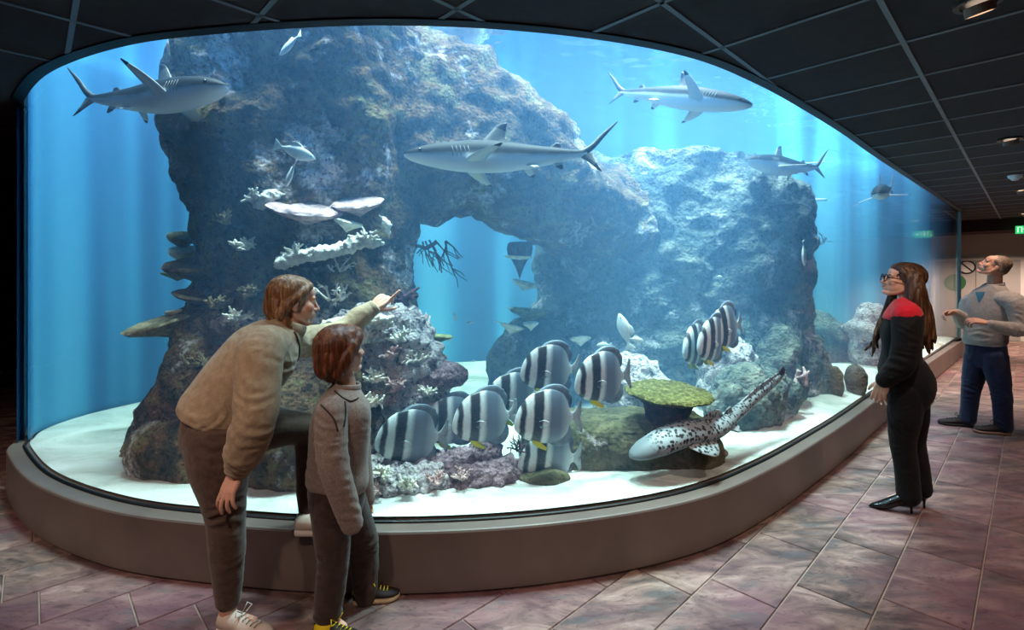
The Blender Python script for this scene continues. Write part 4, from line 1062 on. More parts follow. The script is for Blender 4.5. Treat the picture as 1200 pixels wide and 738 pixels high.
# ------------------------------------------------------------------ people
def np3(p): return np.array(tuple(p), float)
def unit(v): v = np.asarray(v, float); return v / (np.linalg.norm(v) + 1e-12)
class Prims:
    def __init__(s): s.V, s.F, s.n = [], [], 0
    def add(s, v, f):
        s.V.append(np.asarray(v, float)); s.F.extend([tuple(i + s.n for i in q) for q in f]); s.n += len(v)
    def ell(s, c, r, fwd=(1, 0, 0), up=(0, 0, 1), sub=3):
        v, f = ico(sub); x = unit(fwd); y = unit(np.cross(up, x)); z = np.cross(x, y)
        s.add((v * np.array(r)) @ np.array([x, y, z]) + np3(c), f)
    def limb(s, pts, radii, n=16, per=6, flat=None, side=None):
        """Tapered tube with rounded ends through pts; flat scales the section along 'side'."""
        pts = np.array([np3(p) for p in pts]); R = np.array(radii, float)
        if len(pts) > 2 and per > 1:
            Q = catmull(np.concatenate([pts, R[:, None]], 1), per); pts, R = Q[:, :3], Q[:, 3]
        t = np.gradient(pts, axis=0); t /= np.linalg.norm(t, axis=1)[:, None] + 1e-9
        a0, a1 = np.linspace(math.pi / 2, 0.25, 4), np.linspace(0.25, math.pi / 2, 4)
        pre = np.array([pts[0] - t[0] * R[0] * math.sin(a) for a in a0]); pr = np.array([R[0] * max(0.02, math.cos(a)) for a in a0])
        post = np.array([pts[-1] + t[-1] * R[-1] * math.sin(a) for a in a1]); qr = np.array([R[-1] * max(0.02, math.cos(a)) for a in a1])
        T = np.concatenate([np.tile(t[0], (4, 1)), t, np.tile(t[-1], (4, 1))]); pts = np.concatenate([pre, pts, post]); R = np.concatenate([pr, R, qr])
        if side is None:
            m = T.mean(0); side = np.array([0.31, 0.17, 0.93]) if abs(m[2]) < 0.8 * np.linalg.norm(m) else np.array([0.93, 0.31, 0.17])
        S = np.tile(unit(side), (len(T), 1)); S = S - (S * T).sum(1)[:, None] * T; S /= np.linalg.norm(S, axis=1)[:, None] + 1e-9
        U = np.cross(T, S); a = np.linspace(0, 2 * np.pi, n, endpoint=False); fl = 1.0 if flat is None else flat
        V = pts[:, None] + R[:, None, None] * (S[:, None] * fl * np.cos(a)[None, :, None] + U[:, None] * np.sin(a)[None, :, None])
        k = len(pts)
        f = [(r * n + i, r * n + (i + 1) % n, (r + 1) * n + (i + 1) % n, (r + 1) * n + i) for r in range(k - 1) for i in range(n)]
        f += [tuple(range(n - 1, -1, -1)), tuple(range((k - 1) * n, k * n))]
        s.add(V.reshape(-1, 3), f)
    def torso(s, rings, side, n=40, per=6, power=0.9):
        """rings rows: centre, half width along side, half depth to the front, half depth to the back."""
        C = catmull(np.array([list(np3(r[0])) + [r[1], r[2], r[3]] for r in rings]), per)
        c = C[:, :3]; t = np.gradient(c, axis=0); t /= np.linalg.norm(t, axis=1)[:, None]
        S = np.tile(unit(side), (len(c), 1)); S = S - (S * t).sum(1)[:, None] * t; S /= np.linalg.norm(S, axis=1)[:, None]
        Fr = np.cross(S, t)                       # forward when side is the figure's right
        a = np.linspace(0, 2 * np.pi, n, endpoint=False); ca, sa = np.cos(a), np.sin(a)
        ca = np.sign(ca) * np.abs(ca) ** power; sa = np.sign(sa) * np.abs(sa) ** power
        d = np.where(sa[None] >= 0, C[:, 4:5] * sa, C[:, 5:6] * sa)
        V = c[:, None] + S[:, None] * (C[:, 3:4] * ca)[..., None] + Fr[:, None] * d[..., None]
        k = len(c)
        f = [(r * n + i, r * n + (i + 1) % n, (r + 1) * n + (i + 1) % n, (r + 1) * n + i) for r in range(k - 1) for i in range(n)]
        f += [tuple(range(n - 1, -1, -1)), tuple(range((k - 1) * n, k * n))]
        s.add(V.reshape(-1, 3), f)
    def hand(s, wrist, d, nrm, thumb, size=1.0, curls=((0.3, 0.4, 0.3),) * 4, spread=0.08, tcurl=0.3, tout=0.9):
        """d: towards the fingers, nrm: out of the back of the hand, thumb: side on which the thumb sits (+1/-1 along d x nrm)."""
        d = unit(d); nrm = unit(np.asarray(nrm, float) - np.dot(nrm, d) * d); sd_ = np.cross(d, nrm) * thumb; w = np3(wrist); z = size
        for k in range(4):                                                   # palm: four metacarpals, index first
            off = (0.030 - 0.020 * k) * z
            s.limb([w + sd_ * off * 0.45, w + d * 0.045 * z + sd_ * off * 0.9, w + d * (0.088 - 0.004 * abs(k - 1)) * z + sd_ * off], [0.014 * z, 0.0145 * z, 0.0115 * z], 10, 3)
        s.ell(w + d * 0.045 * z - nrm * 0.003, (0.048 * z, 0.036 * z, 0.014 * z), d, nrm, 2)
        for k in range(4):
            off = (0.030 - 0.020 * k) * z; L = (0.92, 1.0, 0.94, 0.74)[k] * z
            p = w + d * (0.088 - 0.004 * abs(k - 1)) * z + sd_ * off
            ang = 0.0; pts = [p]; dd0 = unit(d + sd_ * spread * (1.5 - k))
            for seg, cur in zip((0.044, 0.028, 0.023), curls[k]):
                ang += cur; dr = dd0 * math.cos(ang) - nrm * math.sin(ang); p = p + dr * seg * L; pts.append(p)
            s.limb(pts, [0.0100 * z, 0.0092 * z, 0.0086 * z, 0.0070 * z], 10, 3)
        p = w + d * 0.020 * z + sd_ * 0.026 * z - nrm * 0.006 * z; pts = [p]
        dr = unit(d * 0.75 + sd_ * tout - nrm * 0.25)
        for seg, cur in zip((0.042, 0.032, 0.026), (0.0, tcurl, tcurl)):
            dr = unit(dr - sd_ * cur - nrm * cur * 0.4); p = p + dr * seg * z; pts.append(p)
        s.limb(pts, [0.0150 * z, 0.0120 * z, 0.0105 * z, 0.0082 * z], 10, 3)
    def head(s, c, fwd, up, h=0.225, female=True):
        f = unit(fwd); u = unit(np.asarray(up, float) - np.dot(up, f) * f); l = np.cross(u, f); k = h / 0.225; c = np3(c)
        g = lambda x, y, z: c + (f * x + l * y + u * z) * k
        s.ell(g(-0.012, 0, 0.030), (0.096 * k, 0.075 * k, 0.083 * k), f, u)
        s.ell(g(0.032, 0, -0.020), (0.060 * k, 0.060 * k, 0.085 * k), f, u)
        s.ell(g(0.050, 0, 0.045), (0.044 * k, 0.056 * k, 0.042 * k), f, u)
        j = 0.019 if female else 0.024
        for y in (1, -1):
            s.limb([g(-0.010, 0.049 * y, -0.035), g(0.018, 0.043 * y, -0.072), g(0.066, 0.015 * y, -0.096)], [j * k, j * k * 0.95, 0.018 * k], 10, 4); s.ell(g(0.022, 0.030 * y, -0.040), (0.050 * k, 0.034 * k, 0.052 * k), f, u, 3); s.ell(g(0.050, 0.028 * y, -0.046), (0.034 * k, 0.028 * k, 0.042 * k), f, u, 3)
            s.ell(g(0.062, 0.040 * y, -0.022), (0.026 * k, 0.024 * k, 0.026 * k), f, u, 2)
            s.ell(g(-0.012, 0.079 * y, -0.008), (0.021 * k, 0.009 * k, 0.033 * k), f, u + f * -0.25, 2)
            s.ell(g(-0.004, 0.076 * y, -0.034), (0.012 * k, 0.008 * k, 0.012 * k), f, u, 2)
            s.limb([g(0.086, 0.012 * y, 0.020), g(0.080, 0.044 * y, 0.021)], [0.0105 * k, 0.0095 * k], 8, 1)
            s.ell(g(0.098, 0.011 * y, -0.034), (0.011 * k, 0.0085 * k, 0.0085 * k), f, u, 2)
        s.limb([g(0.086, 0, 0.020), g(0.100, 0, -0.006), g(0.113, 0, -0.029)], [0.0085 * k, 0.0088 * k, 0.0112 * k], 10, 4)
        s.limb([g(0.088, -0.020, -0.0575), g(0.0985, -0.006, -0.0545), g(0.0985, 0.006, -0.0545), g(0.088, 0.020, -0.0575)], [0.005 * k, 0.008 * k, 0.008 * k, 0.005 * k], 8, 3)
        s.limb([g(0.086, -0.018, -0.066), g(0.0955, 0, -0.0675), g(0.086, 0.018, -0.066)], [0.006 * k, 0.0088 * k, 0.006 * k], 8, 3)
        s.ell(g(0.078, 0, -0.094), (0.021 * k, 0.022 * k, 0.017 * k), f, u, 2)
        s.ell(g(0.072, 0, -0.050), (0.026 * k, 0.034 * k, 0.034 * k), f, u, 2)
        return g
    def build(s, name, voxel, smooth, mats, root, disp=None):
        V = np.concatenate(s.V); me = bpy.data.meshes.new(name + '_raw')
        me.from_pydata([tuple(v) for v in V], [], s.F)
        o = bpy.data.objects.new(name + '_raw', me); COL.objects.link(o)
        r = o.modifiers.new('r', 'REMESH'); r.mode = 'VOXEL'; r.voxel_size = voxel
        if smooth:
            m = o.modifiers.new('s', 'SMOOTH'); m.factor = 0.5; m.iterations = smooth
        dg = bpy.context.evaluated_depsgraph_get(); ev = o.evaluated_get(dg)
        out = bpy.data.meshes.new_from_object(ev); out.name = name
        bpy.data.objects.remove(o); bpy.data.meshes.remove(me)
        n = len(out.vertices); co = np.empty(n * 3, np.float32); out.vertices.foreach_get('co', co); co = co.reshape(-1, 3).astype(float)
        if disp is not None:
            nr = np.empty(n * 3, np.float32); out.vertex_normals.foreach_get('vector', nr); nr = nr.reshape(-1, 3).astype(float)
            co = co + nr * disp(co, nr)[:, None]
            out.vertices.foreach_set('co', co.astype(np.float32).ravel())
        out.materials.clear()
        for mt in (mats if isinstance(mats, (list, tuple)) else [mats]): out.materials.append(mt)
        out.polygons.foreach_set('use_smooth', np.ones(len(out.polygons), dtype=bool)); out.update()
        ob = bpy.data.objects.new(name, out); COL.objects.link(ob)
        set_parent_keep(ob, root)
        return ob
def folds(amp, fx=(9, 9, 16), seed=0, extra=None):
    def fn(v, n):
        q = v * np.array(fx) + seed * 5.1
        w = pnoise(v * 5.0 + seed) * 0.9; amp_ = amp * np.clip(0.55 + 1.2 * pnoise(v * 4.0 + 7 + seed), 0.1, 1.3)
        d = amp_ * 1.5 * fbm(q * 0.7 + w[:, None] * np.array([1.6, -1.2, 0.9]), 3, 0.5, True) + amp * 0.5 * fbm(q * 0.5 + 3, 2)
        if extra is not None: d = d + extra(v)
        return d
    return fn
def creases(joints):
    """Extra rumpling near joints: rows of (point, reach, amplitude, axis)."""
    J = [(np3(p), r, a, unit(ax)) for p, r, a, ax in joints]
    def fn(v):
        d = np.zeros(len(v))
        for p, r, a, ax in J:
            g = np.exp(-((v - p) ** 2).sum(1) / (r * r)); t = (v - p) @ ax
            d += 1.25 * a * g * np.clip(0.5 + 1.3 * pnoise(v * 9 + 2), 0, 1.2) * np.sin(t * 2 * np.pi / 0.045 + 5.5 * pnoise(v * 7))
        return d
    return fn
class Figure:
    """A person standing at a pixel: Q() lays points on the plane across the line of sight, b metres behind it."""
    def __init__(s, label, px, py, group=None):
        Y = FPX * EYE / (py - HY); b = P(px, py, Y); s.base = np3(b)
        r = unit((b.x, b.y, 0)); s.r = r; s.e = np.array([r[1], -r[0], 0]); s.z = np.array([0, 0, 1.0]); s.d0 = float(np.dot(s.base, r))
        s.root = empty('person', b); tag(s.root, label, 'person', group)
    def Q(s, px, py, b=0.0):
        d = np.array([(px - CX) / FPX, 1.0, -(py - HY) / FPX]); t = (s.d0 + b) / np.dot(d[:2], s.r[:2])
        p = d * t; p[2] += EYE; return p
    def dirv(s, e=0, r=0, z=0): return unit(s.e * e + s.r * r + s.z * z)
    def part(s, name, v, f, mat, parent=None, smooth=True):
        o = mesh_obj(name, v, f, mat, None, smooth)
        if parent is None: set_parent_keep(o, s.root)
        else:
            o.parent = parent; bpy.context.view_layer.update(); o.matrix_parent_inverse = parent.matrix_world.inverted()
        return o
def skin_material(name, base, warm):
    m = Mat(name); vec = m.coords('Object')
    c = m.ramp(m.noise(vec, 14, 4), [(0.3, base), (0.7, warm)])
    b = m.principled(c, 0.5, None, 0.35)
    b.inputs['Subsurface Weight'].default_value = 0.12; b.inputs['Subsurface Radius'].default_value = (0.02, 0.008, 0.005); b.inputs['Subsurface Scale'].default_value = 0.5
    return m.m
def cloth_material(name, lo, hi, scale=60, weave=260, rough=0.9, bump=0.35, sheen=0.2):
    m = Mat(name); vec = m.coords('Object')
    c = m.ramp(m.noise(vec, scale, 6, 0.7), [(0.3, lo), (0.7, hi)])
    m.principled(c, rough, m.bump(m.math('ADD', m.noise(vec, weave, 3), m.math('MULTIPLY', m.noise(vec, 25, 4), 0.8)), bump, 0.006), 0.2, sheen=sheen)
    return m.m
def hair_material(name, lo, mid, hi, stretch=(70, 70, 8)):
    m = Mat(name); vec = m.coords('Object', stretch)
    n = m.noise(vec, 1.0, 5, 0.6, 0.6)
    c = m.ramp(n, [(0.3, lo), (0.5, mid), (0.7, hi)])
    m.principled(c, 0.42, m.bump(n, 0.6, 0.008), 0.4); return m.m
SKIN_F = skin_material('fair_skin', srgb(214, 160, 136), srgb(230, 182, 158))
SKIN_M = skin_material('tanned_skin', srgb(196, 140, 116), srgb(214, 164, 140))
EYEWHITE = plain('eye_white', srgb(225, 222, 218), 0.2, 0.5)
IRIS = plain('eye_iris', srgb(48, 52, 56), 0.15, 0.6)
LIP_M = plain('lips', srgb(176, 98, 92), 0.4)
BROW = plain('eyebrow', srgb(84, 60, 44), 0.8)
def face_parts(F, g, h, lipm=LIP_M, brow=BROW, eye=True):
    k = h / 0.225
    for y in (1, -1):
        v, f = ico(2)
        ew = F.part('eye', v * 0.0125 * k + g(0.0765, 0.031 * y, 0.003), f, EYEWHITE)
        fw = unit(g(1, 0, 0) - g(0, 0, 0))
        F.part('iris', v * 0.0062 * k + g(0.0765, 0.031 * y, 0.003) + fw * 0.0078 * k, f, IRIS, ew)
        v, f = tube_mesh([g(0.093, 0.014 * y, 0.021), g(0.094, 0.030 * y, 0.027), g(0.083, 0.050 * y, 0.023)], np.array([0.0032, 0.0038, 0.0022]) * k, 6)
        F.part('eyebrow', v, f, brow)
    v, f = tube_mesh([g(0.0905, -0.021, -0.0595), g(0.1015, -0.007, -0.056), g(0.1035, 0, -0.0575), g(0.1015, 0.007, -0.056), g(0.0905, 0.021, -0.0595)], np.array([0.002, 0.0048, 0.0048, 0.0048, 0.002]) * k, 7)
    F.part('lips', v, f, lipm)
    v, f = tube_mesh([g(0.0895, -0.019, -0.064), g(0.101, 0, -0.0665), g(0.0895, 0.019, -0.064)], np.array([0.002, 0.0058, 0.002]) * k, 7)
    F.part('lips', v, f, lipm)
def shoe(F, name, heel, toe, zsole, mats, size=1.0, laces=None, ankle_h=0.07, w=0.046):
    """A shoe from heel to toe on the height zsole; mats: upper, sole, trim."""
    heel, toe = np3(heel), np3(toe); heel[2] = toe[2] = zsole; d = toe - heel; L = np.linalg.norm(d); d = d / L; sd_ = np.array([d[1], -d[0], 0]); z = np.array([0, 0, 1.0])
    st = [(0.0, 0.55, 0.85), (0.04, 0.75, 1.0), (0.15, 0.82, 1.0), (0.32, 0.80, 0.92), (0.45, 0.86, 0.78), (0.60, 0.98, 0.62), (0.75, 1.0, 0.52), (0.88, 0.84, 0.44), (0.97, 0.50, 0.34), (1.0, 0.25, 0.25)]
    S = catmull(st, 4); W, H = w * size, ankle_h * size * 1.15
    def sect(kind):
        V = []; n = 16
        for t, a, hh in S:
            c = heel + d * (t * L)
            if kind == 'sole':
                for q in range(n):
                    an = 2 * math.pi * q / n; x = math.cos(an); y = math.sin(an)
                    V.append(c + sd_ * W * a * 1.06 * np.sign(x) * abs(x) ** 0.5 + z * (0.014 * size + 0.014 * size * np.sign(y) * abs(y) ** 0.5 + (0.008 * size * max(0, t - 0.85) / 0.15)))
            else:
                for q in range(n):
                    an = 2 * math.pi * q / n; x = math.cos(an); y = math.sin(an)
                    zz_ = 0.018 * size + (H * hh * 0.5) * (1 + y * 1.0)
                    V.append(c + sd_ * W * a * (np.sign(x) * abs(x) ** 0.8) * (1 - 0.28 * max(0, y)) + z * zz_)
        k = len(S); f = [(r * n + i, r * n + (i + 1) % n, (r + 1) * n + (i + 1) % n, (r + 1) * n + i) for r in range(k - 1) for i in range(n)] + [tuple(range(n - 1, -1, -1)), tuple(range((k - 1) * n, k * n))]
        return V, f
    up_ = F.part(name, *sect('upper'), mats[0])
    F.part('sole', *sect('sole'), mats[1], up_)
    if len(mats) > 2:
        for j in range(5):
            t = 0.42 + 0.075 * j; hh = np.interp(t, S[:, 0], S[:, 2]); a = np.interp(t, S[:, 0], S[:, 1])
            c = heel + d * t * L + z * (0.022 * size + H * hh)
            v, f = tube_mesh([c - sd_ * W * 0.45 * a - z * 0.006, c + z * 0.003 + d * 0.004, c + sd_ * W * 0.45 * a - z * 0.006], [0.0035 * size] * 3, 6)
            F.part('lace', v, f, mats[2], up_)
        c = heel + d * 0.42 * L + z * (0.03 * size + H * 0.8)
        for s_ in (1, -1):
            v, f = tube_mesh([c, c + sd_ * 0.03 * s_ + z * 0.028, c + sd_ * 0.045 * s_ + d * 0.01 + z * 0.012, c + sd_ * 0.015 * s_ + d * 0.008], [0.0028 * size] * 4, 6)
            F.part('lace', v, f, mats[2], up_)
    return up_

from mathutils.bvhtree import BVHTree
def surf_hits(obj, pts, d, off):
    """Where rays from pts along d meet a garment, lifted off by 'off' so that a trim lies on it."""
    co = np.empty(len(obj.data.vertices) * 3, np.float32); obj.data.vertices.foreach_get('co', co)
    tree = BVHTree.FromPolygons([tuple(c) for c in co.reshape(-1, 3)], [tuple(p.vertices) for p in obj.data.polygons])
    out, last = [], None
    for p in pts:
        d = unit(np3(p) - np.array([0, 0, EYE]))
        h = tree.ray_cast(Vector(p), Vector(tuple(d)), 3.0)
        if h[0] is None: h = tree.find_nearest(Vector(p) + Vector(tuple(d)) * (0.6))
        out.append(np3(h[0]) - np.asarray(d) * off)
    return np.array(out)
def surf_tube(obj, pts, d, r):
    P_ = resample(catmull(pts, 6), 0.012)
    return tube_mesh(surf_hits(obj, P_, d, r * 0.6), [r] * len(P_), 6)

# ---------------- woman bending and pointing
F = Figure('person in a beige sweater leaning forward and pointing at the tank', 275, 738)
Q = F.Q
A = dict(pel=Q(258, 508, 0.06), wai=Q(268, 478, 0.05), rib=Q(288, 445, 0.04), che=Q(310, 416, 0.03), sho=Q(328, 398, 0.03), nek=Q(338, 384, 0.03),
         hN=Q(252, 520, -0.03), kN=Q(265, 607, -0.04), aN=Q(267, 708, 0.0), hF=Q(282, 508, 0.16), kF=Q(364, 503, 0.16), aF=Q(362, 604, 0.115),
         sN=Q(304, 414, -0.15), eN=Q(300, 490, -0.25), wN=Q(278, 552, -0.17), sF=Q(350, 398, 0.17), eF=Q(398, 390, 0.22), wF=Q(437, 361, 0.22))
hc = Q(344, 353, 0.03); hf = F.dirv(0.98, 0.10, -0.10); hu = F.dirv(0.12, 0, 1)
fig_side = -F.r
b = Prims()
g = b.head(hc, hf, hu, 0.222)
b.limb([g(-0.03, 0, -0.05), A['nek'], A['sho']], [0.050, 0.054, 0.07], 16)
b.torso([(A['pel'], 0.15, 0.10, 0.12), (A['wai'], 0.125, 0.09, 0.09), (A['rib'], 0.13, 0.10, 0.10), (A['che'], 0.145, 0.11, 0.10), (A['sho'], 0.14, 0.08, 0.08), (A['nek'], 0.06, 0.05, 0.05)], fig_side)
b.limb([A['hN'], A['kN'], A['aN'], A['aN'] + np.array([0, 0, -0.05])], [0.080, 0.052, 0.036, 0.034]); b.limb([A['hF'], A['kF']], [0.075, 0.052]); b.limb([A['kF'], A['aF']], [0.050, 0.036])
b.limb([A['aN'] - F.z * 0.05, A['aN'] + F.dirv(0.75, -0.6, 0) * 0.12 - F.z * 0.065], [0.03, 0.024]); b.limb([A['aF'] - F.z * 0.03, A['aF'] + F.dirv(0.9, -0.2, 0) * 0.10 - F.z * 0.05], [0.03, 0.024])
b.limb([A['sho'], A['sN'], A['eN'], A['wN']], [0.05, 0.048, 0.038, 0.026]); b.limb([A['sho'], A['sF'], A['eF'], A['wF']], [0.05, 0.048, 0.038, 0.026])
b.hand(A['wN'], F.dirv(-0.42, -0.25, -0.87), F.dirv(-0.75, -0.62, 0.1), 1, 0.95, ((0.25, 0.35, 0.25), (0.2, 0.35, 0.25), (0.25, 0.4, 0.3), (0.3, 0.4, 0.3)), 0.16, 0.2)
b.hand(A['wF'], F.dirv(0.70, 0.05, 0.55), F.dirv(-0.35, -0.75, 0.55), 1, 0.98, ((-0.35, 0.05, 0.05), (0.75, 0.8, 0.5), (0.85, 0.9, 0.5), (0.9, 0.9, 0.5)), 0.06, 0.35, 0.7)
b.build('body', 0.0042, 3, SKIN_F, F.root)
face_parts(F, g, 0.222)
SWEATER = cloth_material('beige_sweater', srgb(150, 130, 104), srgb(182, 162, 134), 40, 220)
PANTS = cloth_material('brown_trousers', srgb(78, 62, 54), srgb(104, 84, 74), 30, 300, 0.8)
s_ = Prims()
s_.torso([(Q(250, 496, 0.06), 0.175, 0.15, 0.145), (Q(256, 486, 0.06), 0.185, 0.165, 0.150), (Q(270, 466, 0.05), 0.18, 0.165, 0.148), (Q(288, 442, 0.04), 0.18, 0.165, 0.150), (Q(308, 416, 0.03), 0.18, 0.150, 0.145),
          (Q(322, 400, 0.03), 0.165, 0.12, 0.115), (Q(332, 389, 0.03), 0.11, 0.085, 0.085), (Q(337, 382, 0.03), 0.076, 0.070, 0.074)], fig_side)
s_.limb([Q(318, 404, -0.06), Q(304, 416, -0.15), Q(302, 455, -0.215), Q(299, 492, -0.25), Q(288, 525, -0.215), Q(280, 545, -0.18)], [0.085, 0.095, 0.088, 0.080, 0.072, 0.050], 20)
s_.limb([Q(330, 402, 0.08), Q(350, 400, 0.17), Q(376, 398, 0.20), Q(400, 390, 0.22), Q(420, 374, 0.22), Q(435, 363, 0.22)], [0.09, 0.085, 0.074, 0.066, 0.055, 0.040], 20)
sw_ = s_.build('sweater', 0.0055, 5, SWEATER, F.root, folds(0.0075, (8, 8, 11), 2, creases([(Q(300, 490, -0.3), 0.09, 0.006, (0.2, 0, 1)), (Q(305, 440, -0.2), 0.09, 0.005, (0.5, 0, 0.8)), (Q(320, 430, -0.1), 0.10, 0.005, (0.7, 0, 0.7)), (Q(285, 535, -0.2), 0.05, 0.004, (0, 0, 1)), (Q(405, 388, 0.2), 0.06, 0.004, (1, 0, 0.4))])))
# ribbed cuffs, collar and zip
def ring(F, name, c, axis, r0, tube, mat, parent, squash=1.0, n=28, side=None):
    ax = unit(axis); x = unit(np.cross(ax, (0.3, 0.2, 0.9))) if side is None else unit(np.asarray(side) - np.dot(side, ax) * ax); y = np.cross(ax, x); V, f = [], []
    for i in range(n):
        a = 2 * math.pi * i / n; rd = x * math.cos(a) + y * math.sin(a) * squash
        for j in range(8):
            bb = 2 * math.pi * j / 8; V.append(np3(c) + rd * (r0 + tube * 0.5 * math.cos(bb)) + ax * tube * 1.6 * math.sin(bb))
    for i in range(n):
        for j in range(8):
            f.append((i * 8 + j, i * 8 + (j + 1) % 8, ((i + 1) % n) * 8 + (j + 1) % 8, ((i + 1) % n) * 8 + j))
    return F.part(name, V, f, mat, parent)
ring(F, 'cuff', Q(279, 549, -0.175), F.dirv(-0.3, 0.1, -0.9), 0.043, 0.014, SWEATER, sw_)
ring(F, 'cuff', Q(437, 361, 0.22), F.dirv(0.7, 0, 0.55), 0.036, 0.013, SWEATER, sw_)
ring(F, 'collar', Q(338, 383, 0.03), F.dirv(0.35, 0, 0.9), 0.070, 0.020, SWEATER, sw_)
v, f = surf_tube(sw_, [Q(345, 388, -0.5), Q(349, 398, -0.5), Q(351, 410, -0.5), Q(349, 422, -0.5)], F.r, 0.005)
F.part('zip', v, f, plain('dark_zip', srgb(70, 58, 44), 0.5), sw_)
p_ = Prims()
p_.torso([(Q(262, 476, 0.06), 0.155, 0.12, 0.13), (Q(258, 496, 0.06), 0.172, 0.135, 0.148), (Q(255, 515, 0.06), 0.172, 0.125, 0.142), (Q(256, 535, 0.06), 0.13, 0.09, 0.10)], fig_side)
p_.limb([Q(254, 512, -0.02), Q(257, 545, -0.03), Q(262, 585, -0.04), Q(265, 610, -0.04), Q(266, 645, -0.03), Q(267, 680, -0.01), Q(267, 702, 0.0)], [0.125, 0.118, 0.088, 0.076, 0.070, 0.056, 0.048], 24)
p_.limb([Q(268, 512, 0.14), Q(300, 506, 0.17), Q(335, 501, 0.17), Q(362, 503, 0.16)], [0.115, 0.100, 0.085, 0.072], 24)
p_.limb([Q(362, 502, 0.16), Q(362, 535, 0.15), Q(362, 570, 0.13), Q(362, 599, 0.115)], [0.072, 0.062, 0.056, 0.046], 22)
tr_ = p_.build('trousers', 0.0055, 3, PANTS, F.root, folds(0.004, (7, 7, 14), 3, creases([(Q(265, 600, -0.1), 0.075, 0.0055, (0.15, 0, 1)), (Q(256, 530, -0.1), 0.08, 0.004, (0.5, 0, 0.9)), (Q(268, 695, 0), 0.045, 0.004, (0, 0, 1)), (Q(285, 515, 0), 0.06, 0.004, (1, 0, 0.5))])))
SNK, SNK_SOLE, LACE = plain('cream_canvas', srgb(212, 198, 184), 0.8, var=0.08, vscale=30), plain('white_rubber', srgb(232, 226, 218), 0.5), plain('white_lace', srgb(238, 232, 224), 0.7)
hl = Q(259, 735, 0.02); dr = F.dirv(0.72, -0.70, 0)
shoe(F, 'shoe', hl, hl + dr * 0.265, 0.0, (SNK, SNK_SOLE, LACE), 1.05)
hl = Q(352, 622, 0.115); shoe(F, 'shoe', hl - np.array([0.01, 0.02, 0]), hl + np.array([0.235, -0.025, 0]), PLINTH_Z, (SNK, SNK_SOLE, LACE), 1.0)
# hair: sleek light brown, tucked back
HAIR_A = hair_material('light_brown_hair', srgb(70, 44, 28), srgb(126, 88, 58), srgb(190, 150, 108))
h_ = Prims(); k = 0.222 / 0.225
h_.ell(g(-0.026, 0, 0.038), (0.098, 0.080, 0.084), hf, hu); h_.ell(g(-0.005, 0, 0.066), (0.084, 0.066, 0.054), hf, hu); h_.ell(g(-0.060, 0, -0.015), (0.062, 0.070, 0.075), hf, hu)
for y in (1, -1):
    h_.limb([g(0.058, 0.034 * y, 0.078), g(0.020, 0.068 * y, 0.045), g(-0.028, 0.074 * y, -0.005), g(-0.060, 0.060 * y, -0.060)], [0.016, 0.018, 0.022, 0.026], 12)
    h_.limb([g(0.030, 0.064 * y, 0.050), g(0.018, 0.074 * y, 0.005), g(0.008, 0.074 * y, -0.04)], [0.012, 0.008, 0.004], 10)
h_.limb([g(-0.070, 0, 0.02), g(-0.078, 0, -0.04), g(-0.072, 0, -0.085)], [0.055, 0.048, 0.030], 16)
h_.limb([g(-0.045, -0.060, -0.07), g(-0.02, -0.066, -0.115), g(0.012, -0.055, -0.15)], [0.016, 0.018, 0.008], 12)
h_.build('hair', 0.0045, 4, HAIR_A, F.root, lambda v, n: 0.0035 * fbm(v * np.array([38, 38, 9]), 3, 0.5, True))

# ---------------- boy
F = Figure('short person in a grey sweatshirt standing close to the tank and looking in', 398, 730)
Q = F.Q
hc = Q(400, 412, 0.0); hf = F.dirv(0.86, 0.50, 0.10); hu = F.dirv(-0.12, 0, 1)
fs = unit(F.dirv(0.42, -0.9, 0))             # his right, towards the viewer
b = Prims(); g = b.head(hc, hf, hu, 0.205)
b.limb([g(-0.02, 0, -0.05), Q(406, 450, 0.0), Q(405, 462, 0.0)], [0.042, 0.041, 0.03])
b.torso([(Q(398, 585, 0.02), 0.11, 0.08, 0.09), (Q(398, 545, 0.02), 0.10, 0.08, 0.08), (Q(402, 495, 0.01), 0.115, 0.09, 0.085), (Q(405, 470, 0.0), 0.08, 0.05, 0.05), (Q(406, 456, 0), 0.04, 0.035, 0.035)], fs)
b.limb([Q(390, 585, -0.05), Q(391, 650, -0.07), Q(384, 712, -0.06), Q(384, 726, -0.06)], [0.06, 0.045, 0.032, 0.03]); b.limb([Q(408, 585, 0.08), Q(428, 640, 0.12), Q(428, 696, 0.12), Q(428, 710, 0.12)], [0.06, 0.045, 0.032, 0.03])
b.limb([Q(384, 724, -0.06), Q(402, 735, -0.08)], [0.026, 0.02]); b.limb([Q(428, 708, 0.12), Q(450, 712, 0.11)], [0.026, 0.02])
b.limb([Q(404, 470, 0), Q(388, 480, -0.11), Q(391, 545, -0.16), Q(410, 606, -0.14)], [0.035, 0.035, 0.028, 0.022]); b.limb([Q(404, 470, 0), Q(416, 480, 0.12), Q(420, 540, 0.14), Q(428, 584, 0.13)], [0.035, 0.035, 0.028, 0.022])
b.hand(Q(410, 602, -0.14), F.dirv(0.3, 0.0, -0.95), F.dirv(-0.2, -0.95, 0), 1, 0.62, ((0.5, 0.6, 0.4),) * 4, 0.05, 0.3)
b.hand(Q(427, 582, 0.13), F.dirv(0.3, 0.0, -0.95), F.dirv(0.2, 0.95, 0), -1, 0.62, ((0.5, 0.6, 0.4),) * 4, 0.05, 0.3)
b.build('body', 0.0040, 2, SKIN_F, F.root); face_parts(F, g, 0.205)
GREYSW = cloth_material('grey_marl_sweatshirt', srgb(118, 104, 96), srgb(158, 142, 132), 110, 260)
BPANTS = cloth_material('dark_brown_jeans', srgb(48, 36, 32), srgb(74, 58, 52), 26, 300, 0.8)
s_ = Prims()
